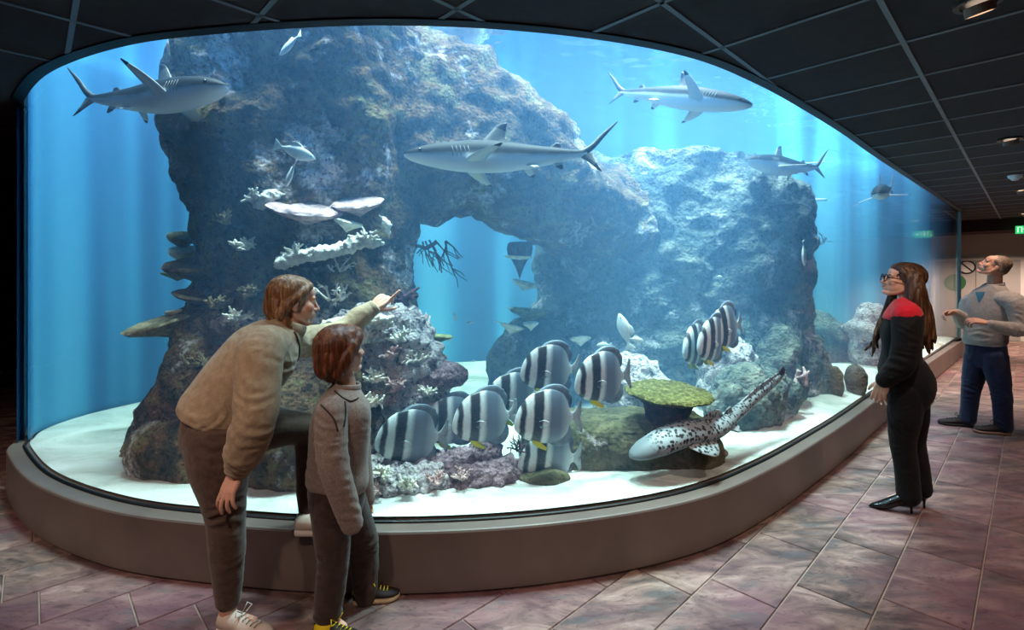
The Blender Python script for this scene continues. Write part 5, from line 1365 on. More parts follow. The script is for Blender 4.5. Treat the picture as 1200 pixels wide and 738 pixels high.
s_.torso([(Q(394, 572, 0.02), 0.128, 0.115, 0.118), (Q(395, 562, 0.02), 0.142, 0.126, 0.130), (Q(396, 540, 0.02), 0.138, 0.120, 0.124), (Q(399, 505, 0.01), 0.142, 0.122, 0.118), (Q(402, 480, 0.0), 0.140, 0.108, 0.108), (Q(404, 464, 0.0), 0.110, 0.080, 0.085), (Q(406, 453, 0.0), 0.062, 0.056, 0.060)], fs)
s_.limb([Q(398, 470, -0.04), Q(389, 482, -0.115), Q(388, 520, -0.15), Q(392, 550, -0.165), Q(403, 585, -0.155), Q(412, 613, -0.145)], [0.058, 0.066, 0.062, 0.060, 0.055, 0.044], 20)
s_.limb([Q(408, 470, 0.04), Q(416, 482, 0.12), Q(420, 530, 0.15), Q(425, 562, 0.14), Q(429, 584, 0.135)], [0.058, 0.062, 0.056, 0.050, 0.042], 20)
sw_ = s_.build('sweatshirt', 0.005, 4, GREYSW, F.root, folds(0.005, (9, 9, 13), 5, creases([(Q(388, 550, -0.2), 0.07, 0.005, (0.3, 0, 1)), (Q(372, 550, 0), 0.06, 0.006, (0.1, 0, 1)), (Q(385, 500, -0.15), 0.07, 0.004, (0.4, 0, 0.9)), (Q(408, 595, -0.15), 0.05, 0.004, (0.2, 0, 1))])))
SEAM = plain('dark_seam', srgb(52, 44, 42), 0.8)
for pts_ in ([(376, 474), (384, 482), (392, 492), (396, 505)], [(392, 458), (402, 466), (412, 470), (420, 466)], [(404, 470), (405, 485), (403, 500)]):
    v, f = surf_tube(sw_, [Q(a_, c_, -0.6) for a_, c_ in pts_], F.r, 0.0035); F.part('seam', v, f, SEAM, sw_)
ring(F, 'cuff', Q(413, 616, -0.145), F.dirv(0.3, 0, -0.9), 0.037, 0.010, GREYSW, sw_)
ring(F, 'collar', Q(406, 453, 0.0), F.dirv(0.1, 0, 1), 0.058, 0.012, GREYSW, sw_, side=fs)
p_ = Prims()
p_.torso([(Q(396, 552, 0.02), 0.115, 0.09, 0.10), (Q(396, 575, 0.02), 0.128, 0.105, 0.118), (Q(397, 595, 0.02), 0.122, 0.095, 0.105), (Q(399, 608, 0.02), 0.09, 0.07, 0.07)], fs)
p_.limb([Q(388, 585, -0.04), Q(389, 620, -0.06), Q(391, 650, -0.07), Q(388, 682, -0.065), Q(384, 716, -0.06)], [0.088, 0.078, 0.068, 0.062, 0.058], 22)
p_.limb([Q(406, 585, 0.08), Q(418, 615, 0.10), Q(426, 640, 0.12), Q(428, 668, 0.12), Q(429, 698, 0.12)], [0.086, 0.076, 0.066, 0.058, 0.054], 22)
p_.build('trousers', 0.005, 3, BPANTS, F.root, folds(0.0045, (8, 8, 14), 6, creases([(Q(391, 655, -0.1), 0.07, 0.006, (0.1, 0, 1)), (Q(427, 640, 0.06), 0.06, 0.005, (0.1, 0, 1)), (Q(385, 708, -0.06), 0.05, 0.005, (0, 0, 1)), (Q(395, 600, -0.1), 0.06, 0.004, (0.8, 0, 0.6))])))
BSH, BSOLE, BLACE = plain('black_trainer', srgb(34, 26, 26), 0.7, var=0.2, vscale=40), plain('yellow_trainer_sole', srgb(196, 176, 140), 0.6), plain('yellow_trim', srgb(222, 196, 20), 0.6)
hl = Q(419, 722, 0.12); dr = F.dirv(0.93, -0.25, 0)
for hl, dr, zz0 in ((Q(414, 716, 0.12), F.dirv(0.96, -0.1, 0), 0.0), (Q(370, 742, -0.06), F.dirv(0.85, -0.5, 0), 0.0)):
    us_ = shoe(F, 'shoe', hl, hl + dr * 0.215, zz0, (BSH, BSOLE, BLACE), 0.85)
    hp = np3(hl); hp[2] = 0.0; v, f = ico(3)
    q = v * np.array([0.048, 0.042, 0.034]); x = unit(dr); y = np.cross((0, 0, 1.0), x)
    F.part('heel_panel', q @ np.array([x, y, [0, 0, 1.0]]) + hp + x * 0.043 + np.array([0, 0, 0.052]), f, BLACE, us_)
HAIR_B = hair_material('auburn_hair', srgb(46, 22, 14), srgb(96, 54, 34), srgb(146, 92, 60))
h_ = Prims()
h_.ell(g(-0.020, 0, 0.036), (0.104, 0.088, 0.092), hf, hu); h_.ell(g(0.030, 0, 0.066), (0.080, 0.072, 0.056), hf, hu); h_.ell(g(-0.050, 0, -0.010), (0.078, 0.082, 0.085), hf, hu)
for y in (1, -1):
    h_.limb([g(0.080, 0.030 * y, 0.075), g(0.055, 0.062 * y, 0.055), g(0.025, 0.080 * y, 0.010)], [0.024, 0.024, 0.018], 12)
    h_.limb([g(0.01, 0.082 * y, 0.03), g(-0.035, 0.078 * y, -0.04), g(-0.060, 0.055 * y, -0.095)], [0.026, 0.030, 0.022], 12)
h_.limb([g(-0.085, 0, -0.02), g(-0.082, 0, -0.07), g(-0.068, 0, -0.105)], [0.05, 0.05, 0.028], 14)
h_.build('hair', 0.0045, 3, HAIR_B, F.root, lambda v, n: 0.0045 * fbm(v * np.array([34, 34, 9]), 3, 0.5, True))

# ---------------- woman in black with glasses
F = Figure('person in a black suit with red shoulders and glasses beside the tank', 1056, 594)
Q = F.Q
hc = Q(1058, 329, 0.0); hf = F.dirv(-0.92, -0.30, 0.20); hu = F.dirv(0.2, 0, 1)
fs = unit(F.dirv(0.0, 1.0, 0))               # her right, away from the viewer
b = Prims(); g = b.head(hc, hf, hu, 0.222)
b.limb([g(-0.03, 0, -0.05), Q(1063, 350, 0), Q(1063, 360, 0)], [0.046, 0.048, 0.06])
b.torso([(Q(1063, 455, 0), 0.15, 0.09, 0.12), (Q(1059, 412, 0), 0.12, 0.08, 0.085), (Q(1058, 385, 0), 0.13, 0.10, 0.09), (Q(1062, 364, 0), 0.14, 0.06, 0.07), (Q(1063, 352, 0), 0.05, 0.045, 0.045)], fs)
b.limb([Q(1060, 455, -0.08), Q(1056, 520, -0.08), Q(1064, 572, -0.07), Q(1066, 583, -0.07)], [0.08, 0.05, 0.034, 0.028]); b.limb([Q(1068, 455, 0.08), Q(1069, 516, 0.09), Q(1078, 566, 0.08), Q(1080, 577, 0.08)], [0.08, 0.05, 0.034, 0.028])
b.limb([Q(1064, 578, -0.07), Q(1040, 589, -0.09), Q(1026, 591, -0.10)], [0.026, 0.022, 0.012]); b.limb([Q(1078, 570, 0.08), Q(1054, 581, 0.06), Q(1042, 583, 0.05)], [0.026, 0.022, 0.012])
b.limb([Q(1062, 366, -0.02), Q(1062, 374, -0.15), Q(1057, 424, -0.20), Q(1037, 447, -0.19)], [0.05, 0.046, 0.036, 0.026]); b.limb([Q(1062, 366, 0.02), Q(1058, 374, 0.15), Q(1050, 420, 0.18), Q(1040, 446, 0.10)], [0.05, 0.046, 0.036, 0.026])
b.hand(Q(1036, 446, -0.19), F.dirv(-0.28, 0.05, -0.95), F.dirv(-0.3, -0.95, 0), 1, 1.0, ((0.25, 0.35, 0.3), (0.3, 0.4, 0.3), (0.35, 0.45, 0.3), (0.4, 0.5, 0.3)), 0.08, 0.2, 0.6)
b.hand(Q(1040, 446, 0.10), F.dirv(-0.2, 0.05, -0.95), F.dirv(-0.3, 0.95, 0), -1, 1.0, ((0.3, 0.4, 0.3),) * 4, 0.08, 0.2, 0.6)
b.build('body', 0.0048, 2, SKIN_F, F.root); face_parts(F, g, 0.222)
BLACK = cloth_material('black_cloth', srgb(12, 12, 14), srgb(22, 21, 24), 30, 300, 0.8, 0.3, 0.05)
RED = cloth_material('red_yoke', srgb(188, 18, 36), srgb(214, 34, 52), 30, 300)
s_ = Prims()
s_.torso([(Q(1061, 440, 0), 0.165, 0.115, 0.142), (Q(1059, 428, 0), 0.16, 0.110, 0.140), (Q(1057, 410, 0), 0.15, 0.105, 0.110), (Q(1057, 388, 0), 0.165, 0.130, 0.115), (Q(1060, 370, 0), 0.165, 0.095, 0.10), (Q(1062, 358, 0), 0.11, 0.07, 0.075), (Q(1063, 352, 0), 0.07, 0.06, 0.062)], fs)
s_.limb([Q(1062, 366, -0.06), Q(1063, 376, -0.155), Q(1062, 402, -0.19), Q(1057, 425, -0.20), Q(1046, 437, -0.195), Q(1037, 445, -0.19)], [0.075, 0.082, 0.078, 0.074, 0.064, 0.052], 20)
s_.limb([Q(1060, 366, 0.06), Q(1058, 376, 0.155), Q(1054, 402, 0.17), Q(1050, 422, 0.17), Q(1042, 444, 0.11)], [0.075, 0.078, 0.070, 0.064, 0.048], 20)
jk = s_.build('jacket', 0.0055, 4, BLACK, F.root, folds(0.0045, (9, 9, 12), 8, creases([(Q(1055, 425, -0.25), 0.07, 0.005, (0.4, 0, 1)), (Q(1062, 395, -0.25), 0.06, 0.004, (0.2, 0, 1))])))
y_ = Prims()
y_.torso([(Q(1059, 376, 0), 0.172, 0.122, 0.118), (Q(1060, 370, 0), 0.176, 0.106, 0.112), (Q(1062, 359, 0), 0.122, 0.082, 0.088), (Q(1063, 351, 0), 0.074, 0.064, 0.066)], fs)
y_.limb([Q(1061, 362, -0.06), Q(1063, 370, -0.150)], [0.080, 0.084], 20); y_.limb([Q(1061, 362, 0.06), Q(1059, 370, 0.150)], [0.080, 0.080], 20)
yk = y_.build('yoke', 0.0055, 3, RED, F.root); yk['label'] = 'red shoulder panel'
p_ = Prims()
p_.torso([(Q(1059, 425, 0), 0.14, 0.105, 0.115), (Q(1062, 442, 0), 0.165, 0.110, 0.145), (Q(1064, 456, 0), 0.165, 0.105, 0.142), (Q(1063, 474, 0), 0.15, 0.10, 0.11)], fs)
p_.limb([Q(1062, 458, -0.08), Q(1060, 490, -0.085), Q(1058, 518, -0.085), Q(1062, 548, -0.075), Q(1065, 580, -0.07)], [0.102, 0.092, 0.074, 0.066, 0.068], 22)
p_.limb([Q(1068, 458, 0.08), Q(1069, 490, 0.085), Q(1069, 516, 0.09), Q(1075, 544, 0.085), Q(1079, 572, 0.08)], [0.102, 0.092, 0.072, 0.064, 0.066], 22)
p_.build('trousers', 0.0055, 3, BLACK, F.root, folds(0.004, (8, 8, 12), 9, creases([(Q(1058, 520, -0.15), 0.07, 0.004, (0.2, 0, 1))])))
PUMP = plain('black_leather', srgb(12, 12, 14), 0.25, 0.5)
def pump(heel, toe):
    heel, toe = np3(heel), np3(toe); heel[2] = toe[2] = 0; d = toe - heel; L = np.linalg.norm(d); d /= L; sd_ = np.array([d[1], -d[0], 0])
    V = []; n = 14
    st = catmull([(0.0, 0.022, 0.065, 0.13), (0.10, 0.028, 0.062, 0.13), (0.30, 0.034, 0.042, 0.120), (0.5, 0.036, 0.014, 0.092), (0.65, 0.037, 0.004, 0.066), (0.8, 0.030, 0.003, 0.044), (0.92, 0.016, 0.003, 0.030), (1.0, 0.003, 0.004, 0.012)], 4)
    for t, w, z0, z1 in st:
        for q in range(n):
            a = 2 * math.pi * q / n; V.append(heel + d * t * L + sd_ * w * math.cos(a) + np.array([0, 0, (z0 + z1) / 2 + (z1 - z0) / 2 * math.sin(a)]))
    k = len(st); f = [(r * n + i, r * n + (i + 1) % n, (r + 1) * n + (i + 1) % n, (r + 1) * n + i) for r in range(k - 1) for i in range(n)] + [tuple(range(n - 1, -1, -1)), tuple(range((k - 1) * n, k * n))]
    o = F.part('shoe', V, f, PUMP)
    v, f = tube_mesh([heel + d * 0.02 + np.array([0, 0, 0.085]), heel + d * 0.014 + np.array([0, 0, 0.04]), heel + d * 0.012 + np.array([0, 0, 0.0])], [0.016, 0.008, 0.006], 10)
    F.part('heel', v, f, PUMP, o)
pump(Q(1071, 599, -0.07), Q(1018, 594, -0.13)); pump(Q(1086, 590, 0.08), Q(1036, 583, 0.03))
HAIR_C = hair_material('long_brown_hair', srgb(34, 20, 14), srgb(76, 50, 34), srgb(136, 98, 66), (60, 60, 6))
h_ = Prims()
h_.ell(g(-0.026, 0, 0.040), (0.100, 0.084, 0.087), hf, hu); h_.ell(g(-0.002, 0, 0.070), (0.084, 0.070, 0.054), hf, hu)
for y in (1, -1):
    h_.limb([g(0.060, 0.022 * y, 0.090), g(0.028, 0.068 * y, 0.055), g(-0.018, 0.082 * y, -0.01), g(-0.045, 0.078 * y, -0.08)], [0.014, 0.018, 0.024, 0.03], 12)
for (dx, bb, x1, y1, r1) in ((0, -0.05, 1089, 414, 0.004), (-3, -0.09, 1082, 408, 0.004), (3, 0.0, 1093, 410, 0.004), (0, 0.05, 1089, 404, 0.004), (-5, 0.08, 1085, 398, 0.004), (5, -0.03, 1096, 402, 0.003), (-6, -0.07, 1079, 398, 0.003)):
    h_.limb([g(-0.06, 0, 0.03) + F.r * bb * 0.8, Q(1074 + dx * 0.4, 345, bb), Q(1081 + dx, 368, bb * 1.1), Q(1085 + dx, 388, bb * 1.2), Q(x1 - 3, (y1 + 388) / 2, bb * 1.2), Q(x1, y1, bb)], [0.05, 0.046, 0.034, 0.026, 0.018, r1], 14)
for (bb, x1, y1) in ((0.13, 1022, 418), (0.16, 1014, 410), (0.11, 1029, 408), (0.15, 1019, 402)):
    h_.limb([g(0.0, -0.085, 0.02), g(0.0, -0.098, -0.06), Q(1040, 362, bb), Q(1031, 382, bb + 0.02), Q(1026, 398, bb), Q(x1, y1, bb)], [0.024, 0.024, 0.022, 0.020, 0.015, 0.004], 12)
h_.build('hair', 0.005, 3, HAIR_C, F.root, lambda v, n: 0.006 * fbm(v * np.array([30, 30, 7]) + 4, 3, 0.5, True))
FRAME_M = plain('black_glasses_frame', srgb(12, 12, 14), 0.25, 0.5)
fw, lf, upv_ = hf, np.cross(hu - np.dot(hu, hf) * hf, hf), hu
gl_root = None
for y in (1, -1):
    V, f = [], []
    n = 24
    for i in range(n):
        a = 2 * math.pi * i / n
        for j in range(6):
            bq = 2 * math.pi * j / 6; rr_ = 1 + 0.13 * math.cos(bq)
            V.append(g(0.112 - 0.004 * abs(math.cos(a)) + 0.003 * math.sin(bq), 0.034 * y + 0.027 * rr_ * math.cos(a), 0.0 + 0.023 * rr_ * math.sin(a)))
    for i in range(n):
        for j in range(6): f.append((i * 6 + j, i * 6 + (j + 1) % 6, ((i + 1) % n) * 6 + (j + 1) % 6, ((i + 1) % n) * 6 + j))
    o = F.part('glasses', V, f, FRAME_M, gl_root)
    if gl_root is None: gl_root = o
    v, f = tube_mesh([g(0.108, 0.060 * y, 0.006), g(0.07, 0.080 * y, 0.008), g(-0.012, 0.088 * y, 0.008), g(-0.035, 0.086 * y, -0.012)], [0.0035, 0.003, 0.003, 0.003], 6); F.part('temple', v, f, FRAME_M, gl_root)
v, f = tube_mesh([g(0.112, -0.008, 0.006), g(0.117, 0, 0.010), g(0.112, 0.008, 0.006)], [0.003] * 3, 6); F.part('bridge', v, f, FRAME_M, gl_root)

# ---------------- man
F = Figure('person in a grey sweater and dark jeans looking up at the tank', 1150, 503)
Q = F.Q
hc = Q(1166, 312, -0.02); hf = F.dirv(-0.86, -0.12, 0.48); hu = F.dirv(0.48, 0, 0.86)
fr = F.dirv(-0.55, -0.83, 0); fs = unit(np.cross(fr, (0, 0, 1.0)))      # his right
b = Prims(); g = b.head(hc, hf, hu, 0.228, False)
b.limb([g(-0.03, 0, -0.05), Q(1165, 336, 0.0), Q(1163, 345, 0)], [0.056, 0.060, 0.07])
b.torso([(Q(1155, 415, 0), 0.15, 0.09, 0.11), (Q(1156, 396, 0), 0.14, 0.09, 0.09), (Q(1160, 366, 0), 0.165, 0.11, 0.10), (Q(1162, 348, 0), 0.165, 0.07, 0.07), (Q(1163, 340, 0), 0.06, 0.05, 0.05)], fs)
b.limb([Q(1145, 415, 0.05), Q(1138, 455, 0.03), Q(1134, 488, 0.04), Q(1134, 495, 0.04)], [0.08, 0.055, 0.04, 0.036]); b.limb([Q(1166, 415, -0.05), Q(1173, 458, -0.07), Q(1176, 497, -0.06), Q(1176, 505, -0.06)], [0.08, 0.055, 0.04, 0.036])
b.limb([Q(1134, 493, 0.04), Q(1114, 497, 0.0)], [0.034, 0.026]); b.limb([Q(1176, 503, -0.06), Q(1152, 509, -0.10)], [0.034, 0.026])
b.limb([Q(1163, 350, 0), Q(1189, 353, -0.13), Q(1196, 385, -0.18), Q(1158, 379, -0.34)], [0.06, 0.055, 0.044, 0.030]); b.limb([Q(1161, 350, 0), Q(1138, 353, 0.13), Q(1131, 378, 0.10), Q(1119, 366, -0.12)], [0.06, 0.055, 0.044, 0.030])
b.hand(Q(1156, 378, -0.34), F.dirv(-0.9, -0.25, 0.2), F.dirv(-0.1, -0.5, 0.85), 1, 1.05, ((0.5, 0.7, 0.5), (0.6, 0.8, 0.5), (0.7, 0.8, 0.5), (0.8, 0.9, 0.5)), 0.05, 0.35, 0.6)
b.hand(Q(1119, 366, -0.12), F.dirv(-0.75, -0.5, -0.1), F.dirv(-0.4, 0.5, 0.75), -1, 1.05, ((0.5, 0.7, 0.5), (0.6, 0.8, 0.5), (0.7, 0.8, 0.5), (0.8, 0.9, 0.5)), 0.05, 0.35, 0.6)
b.build('body', 0.0052, 2, SKIN_M, F.root); face_parts(F, g, 0.228, plain('man_lips', srgb(158, 100, 88), 0.5))
MSW = cloth_material('grey_fine_sweater', srgb(150, 142, 136), srgb(176, 168, 160), 40, 300)
JEANS = cloth_material('dark_blue_jeans', srgb(16, 24, 50), srgb(30, 40, 72), 24, 300, 0.8)
s_ = Prims()
s_.torso([(Q(1154, 404, 0), 0.165, 0.115, 0.125), (Q(1154, 398, 0), 0.178, 0.13, 0.135), (Q(1156, 385, 0), 0.175, 0.13, 0.125), (Q(1159, 366, 0), 0.195, 0.135, 0.125), (Q(1161, 350, 0), 0.185, 0.10, 0.10), (Q(1164, 340, 0), 0.125, 0.075, 0.085), (Q(1165, 334, 0), 0.080, 0.070, 0.072)], fs)
s_.limb([Q(1168, 350, -0.03), Q(1188, 354, -0.13), Q(1194, 370, -0.16), Q(1196, 385, -0.185), Q(1178, 384, -0.28), Q(1162, 380, -0.335)], [0.085, 0.085, 0.078, 0.072, 0.058, 0.042], 20)
s_.limb([Q(1156, 350, 0.03), Q(1138, 354, 0.13), Q(1133, 368, 0.13), Q(1130, 378, 0.09), Q(1125, 371, -0.02), Q(1121, 367, -0.10)], [0.085, 0.082, 0.074, 0.070, 0.056, 0.042], 20)
sw_ = s_.build('sweater', 0.006, 4, MSW, F.root, folds(0.005, (7, 7, 10), 11, creases([(Q(1190, 385, -0.3), 0.09, 0.006, (1, 0, 0.3)), (Q(1185, 362, -0.2), 0.07, 0.005, (0.6, 0, 0.8)), (Q(1150, 395, -0.1), 0.09, 0.005, (0.2, 0, 1))])))
ring(F, 'collar', Q(1165, 334, 0.0), F.dirv(-0.1, -0.15, 1), 0.074, 0.012, MSW, sw_, side=fs)
NECK_BLUE = plain('neck_blue', srgb(64, 116, 140), 0.8, var=0.1)  # blue triangle laid on the sweater front below the neck
tri = []
for i_ in range(9):
    t_ = i_ / 8
    for j_ in range(5): tri.append(Q(1143 + 4 * t_ + (j_ / 4) * (11 * (1 - t_) + 1.0), 342 + 13 * t_, -0.8))
hit = surf_hits(sw_, tri, F.r, 0.004)
F.part('neck_patch', hit, [(a * 5 + c, a * 5 + c + 1, a * 5 + c + 6, a * 5 + c + 5) for a in range(8) for c in range(4)], NECK_BLUE, sw_)
p_ = Prims()
p_.torso([(Q(1155, 396, 0), 0.15, 0.10, 0.11), (Q(1155, 408, 0), 0.165, 0.11, 0.13), (Q(1155, 420, 0), 0.165, 0.11, 0.125), (Q(1155, 430, 0), 0.14, 0.09, 0.10)], fs)
p_.limb([Q(1146, 418, 0.05), Q(1142, 437, 0.04), Q(1138, 456, 0.03), Q(1136, 474, 0.035), Q(1134, 491, 0.04)], [0.108, 0.096, 0.078, 0.072, 0.070], 22)
p_.limb([Q(1165, 418, -0.05), Q(1169, 438, -0.06), Q(1173, 458, -0.07), Q(1175, 480, -0.065), Q(1176, 500, -0.06)], [0.108, 0.096, 0.080, 0.074, 0.072], 22)
p_.build('jeans', 0.006, 3, JEANS, F.root, folds(0.005, (7, 7, 12), 12, creases([(Q(1138, 460, -0.05), 0.09, 0.006, (0.1, 0, 1)), (Q(1174, 462, -0.15), 0.09, 0.006, (0.1, 0, 1)), (Q(1176, 495, -0.1), 0.06, 0.005, (0, 0, 1))])))
MSH, MSOLE = plain('dark_suede', srgb(40, 30, 30), 0.8, var=0.1), plain('tan_sole', srgb(150, 120, 100), 0.7)
MSH2 = MSH
hl = Q(1140, 499, 0.05); shoe(F, 'shoe', hl, hl + F.dirv(-0.93, -0.36, 0) * 0.285, 0.0, (MSH, plain('dark_sole', srgb(30, 28, 30), 0.7), MSH), 1.05)
hl = Q(1183, 508, -0.05); shoe(F, 'shoe', hl, hl + F.dirv(-0.90, -0.43, 0) * 0.285, 0.0, (MSH2, MSOLE, MSH), 1.05)
HAIR_D = hair_material('short_greying_hair', srgb(70, 54, 46), srgb(118, 98, 84), srgb(160, 142, 128), (90, 90, 60))
h_ = Prims()
h_.ell(g(-0.020, 0, 0.037), (0.093, 0.0775, 0.083), hf, hu); h_.ell(g(-0.056, 0, 0.0), (0.056, 0.066, 0.066), hf, hu)
for y in (1, -1): h_.limb([g(0.03, 0.066 * y, 0.05), g(0.0, 0.075 * y, 0.03), g(-0.045, 0.070 * y, -0.02)], [0.014, 0.015, 0.018], 10)
h_.build('hair', 0.005, 3, HAIR_D, F.root, lambda v, n: 0.003 * fbm(v * 60, 3))
# ------------------------------------------------------------------ fixtures and small things of the hall
TRIMR = plain('downlight_trim', srgb(60, 62, 66), 0.4); HOUSE = plain('downlight_housing', srgb(12, 12, 13), 0.6); HEADM = plain('downlight_head', srgb(150, 130, 116), 0.4)
LENS = plain('downlight_lens', srgb(255, 230, 205), 0.3, emit=(1.0, 0.78, 0.58, 1), estr=9.0)
def disc_mesh(r0, r1, z0, z1, n=28):
    """A turned ring between radii r0 (inner) and r1 (outer)."""
    V = []; f = []
    for r, z in ((r0, z0), (r1, z0), (r1, z1), (r0, z1)):
        V += [(r * math.cos(2 * math.pi * i / n), r * math.sin(2 * math.pi * i / n), z) for i in range(n)]
    for k in range(4):
        for i in range(n): f.append((k * n + i, k * n + (i + 1) % n, ((k + 1) % 4) * n + (i + 1) % n, ((k + 1) % 4) * n + i))
    return V, f
def cap_mesh(r, z0, z1, n=28, r2=None):
    r2 = r2 or r
    V = [(r * math.cos(2 * math.pi * i / n), r * math.sin(2 * math.pi * i / n), z0) for i in range(n)] + [(r2 * math.cos(2 * math.pi * i / n), r2 * math.sin(2 * math.pi * i / n), z1) for i in range(n)]
    f = [(i, (i + 1) % n, n + (i + 1) % n, n + i) for i in range(n)] + [tuple(range(n - 1, -1, -1)), tuple(range(n, 2 * n))]
    return V, f
def downlight(u, v, label, group):
    r = empty('downlight', UV(u, v, CEIL_Z)); tag(r, label, 'downlight', group)
    mesh_obj('trim_ring', *disc_mesh(0.068, 0.088, -0.012, 0.006), TRIMR, r, False)
    mesh_obj('housing', *cap_mesh(0.068, -0.004, 0.004), HOUSE, r, False)
    h = mesh_obj('lamp_head', *disc_mesh(0.046, 0.056, -0.012, 0.03), HEADM, r, False); h.location = (0.02, 0.012, -0.035); h.rotation_euler = (0.12, -0.30, 0)
    mesh_obj('lens', *cap_mesh(0.046, 0.006, 0.012), LENS, h, False)
for (u, v), lb in zip(DOWNLIGHTS, ('recessed ceiling downlight nearest the viewer, cut by the picture top', 'recessed ceiling downlight above the person in jeans, second along the row', 'recessed ceiling downlight just beyond the smoke detector', 'farthest small recessed downlight near the exit sign')):
    downlight(u, v, lb, 'ceiling downlights in a row')
sd0 = P(1189.6, 205.4, 6.28)
det = empty('smoke_detector', (sd0.x, sd0.y, CEIL_Z)); tag(det, 'white round smoke detector on the dark ceiling', 'detector')
WHITEP = plain('white_plastic', srgb(226, 228, 230), 0.4)
mesh_obj('base', *cap_mesh(0.065, -0.03, 0.0, r2=0.075), WHITEP, det, False); mesh_obj('dome', *cap_mesh(0.03, -0.065, -0.03, r2=0.055), WHITEP, det, False)
ex = P(1203, 270, 10.75); es = empty('exit_sign', (ex.x, ex.y, 2.44)); tag(es, 'green emergency exit sign hanging at the far end', 'sign')
es.rotation_euler = (0, 0, TROT)
GREENM = plain('exit_green', srgb(20, 150, 70), 0.4, emit=(0.02, 0.42, 0.12, 1), estr=1.6); EXW = plain('exit_white', srgb(240, 250, 240), 0.4, emit=(0.8, 1, 0.85, 1), estr=1.5)
mesh_obj('case', *box_verts(-0.17, 0.17, -0.02, 0.02, 0, 0.17), GREENM, es, False)
def strip(name, pts, w, par, mat, y=-0.0225):
    p = np.array(pts, float); t = np.gradient(p, axis=0); t /= np.linalg.norm(t, axis=1)[:, None]; n = np.stack([-t[:, 1], t[:, 0]], 1) * w / 2
    V = [(a[0], y, a[1]) for a in p + n] + [(a[0], y, a[1]) for a in p - n] + [(a[0], y + 0.002, a[1]) for a in p + n] + [(a[0], y + 0.002, a[1]) for a in p - n]; k = len(p)
    f = []
    for i in range(k - 1): f += [(i, i + 1, k + i + 1, k + i), (2 * k + i, 3 * k + i, 3 * k + i + 1, 2 * k + i + 1), (i, 2 * k + i, 2 * k + i + 1, i + 1), (k + i, k + i + 1, 3 * k + i + 1, 3 * k + i)]
    return mesh_obj(name, V, f, mat, par, False)
strip('pictogram', [(-0.13, 0.03), (-0.13, 0.14), (-0.07, 0.14), (-0.07, 0.03)], 0.014, es, EXW)
strip('pictogram', [(0.0, 0.04), (-0.03, 0.075), (-0.005, 0.115)], 0.016, es, EXW); strip('pictogram', [(-0.045, 0.10), (-0.01, 0.10), (0.02, 0.085)], 0.012, es, EXW)
strip('pictogram', [(0.06, 0.085), (0.13, 0.085)], 0.014, es, EXW); strip('pictogram', [(0.105, 0.055), (0.135, 0.085), (0.105, 0.115)], 0.014, es, EXW)
v, f = disc_mesh(0.001, 0.014, -0.002, 0.002, 14); o = mesh_obj('pictogram', v, f, EXW, es, False); o.location = (0.002, -0.0225, 0.135); o.rotation_euler = (math.pi / 2, 0, 0)
for x in (-0.12, 0.12): mesh_obj('hanger', *box_verts(x - 0.004, x + 0.004, -0.004, 0.004, 0.17, 0.36), HOUSE, es, False)

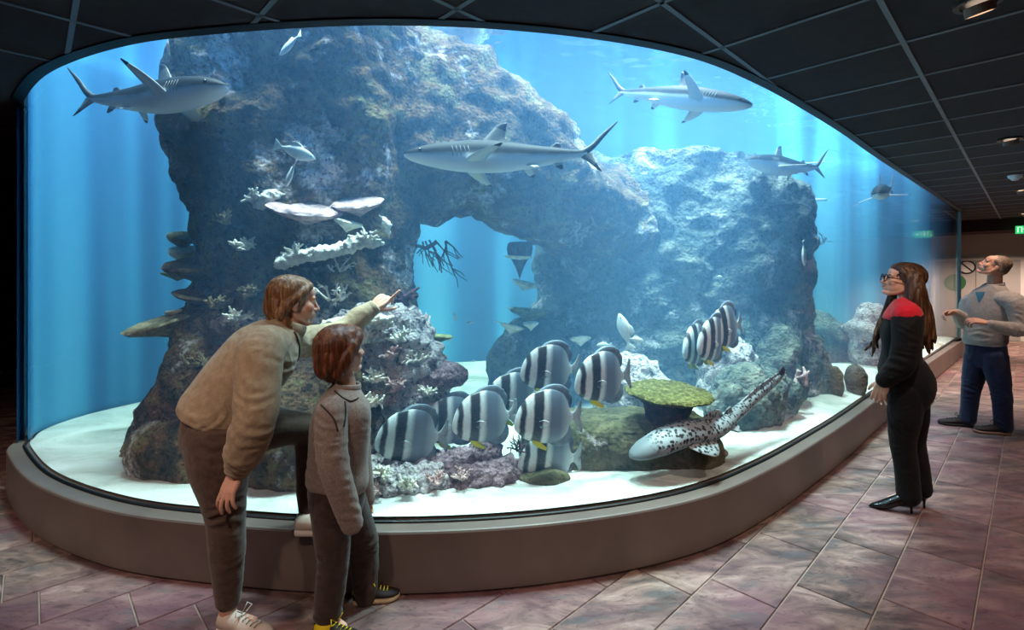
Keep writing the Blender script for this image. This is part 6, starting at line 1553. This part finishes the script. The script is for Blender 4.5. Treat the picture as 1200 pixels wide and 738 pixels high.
# grey door panel with round stickers in the far wall
def wall_uv(px, py, v=16.7):
    """Where the ray through a pixel meets the far wall plane."""
    d = Vector(((px - CX) / FPX, 1, -(py - HY) / FPX)); t = v / (d.x * D1.x + d.y * D1.y); p = d * t; p.z += EYE
    return p.x * N1.x + p.y * N1.y, p.z
u0, z1 = wall_uv(1096, 306); u1, _ = wall_uv(1196, 306)
DOORM = plain('grey_door', srgb(150, 146, 144), 0.4, var=0.03, vscale=3); DFR = plain('door_frame', srgb(190, 186, 184), 0.5)
vv, ff = uvbox(u0, u1, 16.66, 16.70, 0.0, z1); dr1 = tag(mesh_obj('door_1', vv, ff, DOORM, smooth=False), 'wide grey door panel in the far wall', kind='structure')
for (a, c, e, h) in ((u0 - 0.06, u0, 0, z1 + 0.06), (u1, u1 + 0.06, 0, z1 + 0.06), (u0, u1, z1, z1 + 0.06)):
    vv, ff = uvbox(a, c, 16.64, 16.70, e, h); mesh_obj('door_frame', vv, ff, DFR, dr1, False)
um = (u0 + u1) / 2; vv, ff = uvbox(um - 0.006, um + 0.006, 16.655, 16.662, 0.02, z1 - 0.02); mesh_obj('door_joint', vv, ff, plain('joint_dark', srgb(90, 86, 84), 0.6), dr1, False)
def round_sign(px, py, r, label, mats, bars):
    u, z = wall_uv(px, py, 16.65); root = empty('round_sign', UV(u, 16.652, z), (math.pi / 2, 0, TROT)); tag(root, label, 'sign')
    mesh_obj('disc', *cap_mesh(r, -0.002, 0.004), mats[0], root, False)
    if bars:
        mesh_obj('rim', *disc_mesh(r * 0.80, r, 0.004, 0.008), mats[1], root, False)
        o = mesh_obj('bar', *box_verts(-r * 0.85, r * 0.85, -r * 0.10, r * 0.10, 0.004, 0.008), mats[1], root, False); o.rotation_euler = (0, 0, -0.8)
round_sign(1133, 313, 0.17, 'round pale sign with a black ring and diagonal bar on the grey door', (plain('sign_pale', srgb(190, 186, 184), 0.5), plain('sign_black', srgb(24, 24, 26), 0.5)), True)
round_sign(1119, 331, 0.21, 'round dark green sticker low on the grey door behind the tank end', (plain('sticker_green', srgb(40, 92, 54), 0.5),), False)

# pipes made up in place of a pale window-like frame on the back wall
PIPE = plain('white_pipe', srgb(230, 240, 240), 0.4)
pr = empty('pale_frame', P(898, 236, 7.25)); tag(pr, 'pipes standing in for a pale window-like frame high on the blue back wall', 'rail')
def pipe(name, pts, r):
    v, f = tube_mesh(resample([tuple(p) for p in pts], 0.1), [r] * len(resample([tuple(p) for p in pts], 0.1)), 10); o = mesh_obj(name, v, f, PIPE); set_parent_keep(o, pr)
pipe('rail', [P(879, 237, 7.2), P(920, 234, 7.25), P(968, 234, 7.3)], 0.022); pipe('rail', [P(879, 196, 7.2), P(966, 190, 7.3)], 0.014)
pipe('post', [P(881, 196, 7.2), P(881, 237, 7.2)], 0.02); pipe('post', [P(898, 195, 7.22), P(898, 235, 7.22)], 0.035)
